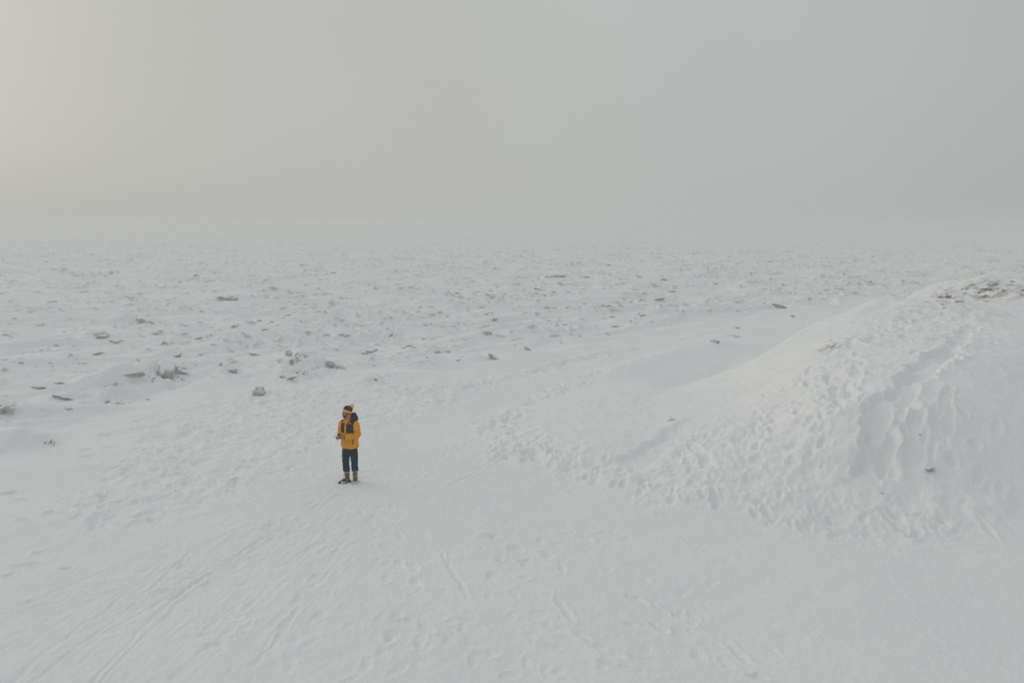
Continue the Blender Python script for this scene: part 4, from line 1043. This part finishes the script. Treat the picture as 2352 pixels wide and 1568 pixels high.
# bobble hat: rings round an axis that leans back
HM = Matrix.Translation(HC) @ HR @ Matrix.Rotation(R(-27), 4, 'X')
def hat(rings, name, material, parent, wr):
    bm = bmesh.new(); rs = []
    for z, rx, ry, oy in rings:
        rs.append([bm.verts.new(HM @ Vn(rx * math.cos(2 * math.pi * k / 40), oy + ry * math.sin(2 * math.pi * k / 40), z)) for k in range(40)])
    for a_, b_ in zip(rs[:-1], rs[1:]):
        for k in range(40): bm.faces.new((a_[k], a_[(k + 1) % 40], b_[(k + 1) % 40], b_[k]))
    bm.faces.new(rs[0][::-1]); bm.faces.new(rs[-1])
    return skin_over(name, bm, .005, 1, material, parent, wr)
bean = hat([(.03, .085, .103, .0), (.07, .094, .110, .0), (.105, .090, .104, .004), (.135, .075, .088, .010), (.155, .05, .058, .018), (.165, .02, .024, .022)], 'beanie', M_KNIT, person, lambda c: mnoise.noise(c * 40) * .003)
hat([(.006, .086, .104, -.002), (.010, .095, .114, -.002), (.030, .097, .116, -.002), (.052, .096, .114, -.001), (.058, .088, .105, 0)], 'hat_band', M_YELLOW, bean, lambda c: mnoise.noise(c * 60) * .002)
bm = bmesh.new(); bmesh.ops.create_icosphere(bm, subdivisions=4, radius=.048, matrix=Matrix.Translation(HM @ Vn(0, .060, .168)))
for v in bm.verts:
    c = HM @ Vn(0, .060, .168); v.co += (v.co - c) * (.16 * mnoise.noise(v.co * 160) + .08 * mnoise.noise(v.co * 60))
simple('pompom', bm, M_POM, bean)

# the phone he holds: a thing of its own
pc = WRL + DL * .135 + Vn(0, 0, .030)
ph_bm = bmesh.new(); bmesh.ops.create_cube(ph_bm, size=1, matrix=Matrix.Diagonal((.072, .148, .009, 1)))
bmesh.ops.bevel(ph_bm, geom=[e_ for e_ in ph_bm.edges if abs(e_.verts[0].co.z - e_.verts[1].co.z) > .005], offset=.009, segments=4, affect='EDGES')
phone = simple('phone', ph_bm, M_CASE, None, flat=True)
LR = Matrix((SL, DL, SL.cross(DL))).transposed().to_4x4()
if (SL.cross(DL)).z < 0: LR = Matrix((-SL, DL, (-SL).cross(DL))).transposed().to_4x4()
phone.matrix_world = person.matrix_basis @ Matrix.Translation(pc) @ LR @ Matrix.Rotation(R(12), 4, 'Y') @ Matrix.Rotation(R(7), 4, 'X')
tag(phone, "dark phone with a pale glass screen held flat in the man's hands", 'phone')
bm = bmesh.new(); bmesh.ops.create_cube(bm, size=1, matrix=Matrix.Translation((0, 0, .0049)) @ Matrix.Diagonal((.064, .138, .0016, 1))); simple('screen', bm, M_GLASS, phone, flat=True)


# ------------------------------------------------------------------ fog
bm = bmesh.new(); bmesh.ops.create_cube(bm, size=1)
m = bpy.data.meshes.new('haze'); bm.to_mesh(m); bm.free()
hz = bpy.data.objects.new('haze', m); COL.objects.link(hz)
hz.scale = (7400, 7400, CAM_H + 2.5 + 1.6); hz.location = (0, 0, (CAM_H + 2.5 - 1.6) / 2)
mh = bpy.data.materials.new('haze'); mh.use_nodes = True; n = mh.node_tree.nodes; n.clear()
pv = n.new('ShaderNodeVolumePrincipled'); pv.inputs['Color'].default_value = (.865, .869, .869, 1); pv.inputs['Density'].default_value = .0040
pv.inputs['Anisotropy'].default_value = .2
oo = n.new('ShaderNodeOutputMaterial'); mh.node_tree.links.new(pv.outputs[0], oo.inputs['Volume'])
mh.cycles.homogeneous_volume = True
m.materials.append(mh); tag(hz, kind='stuff')
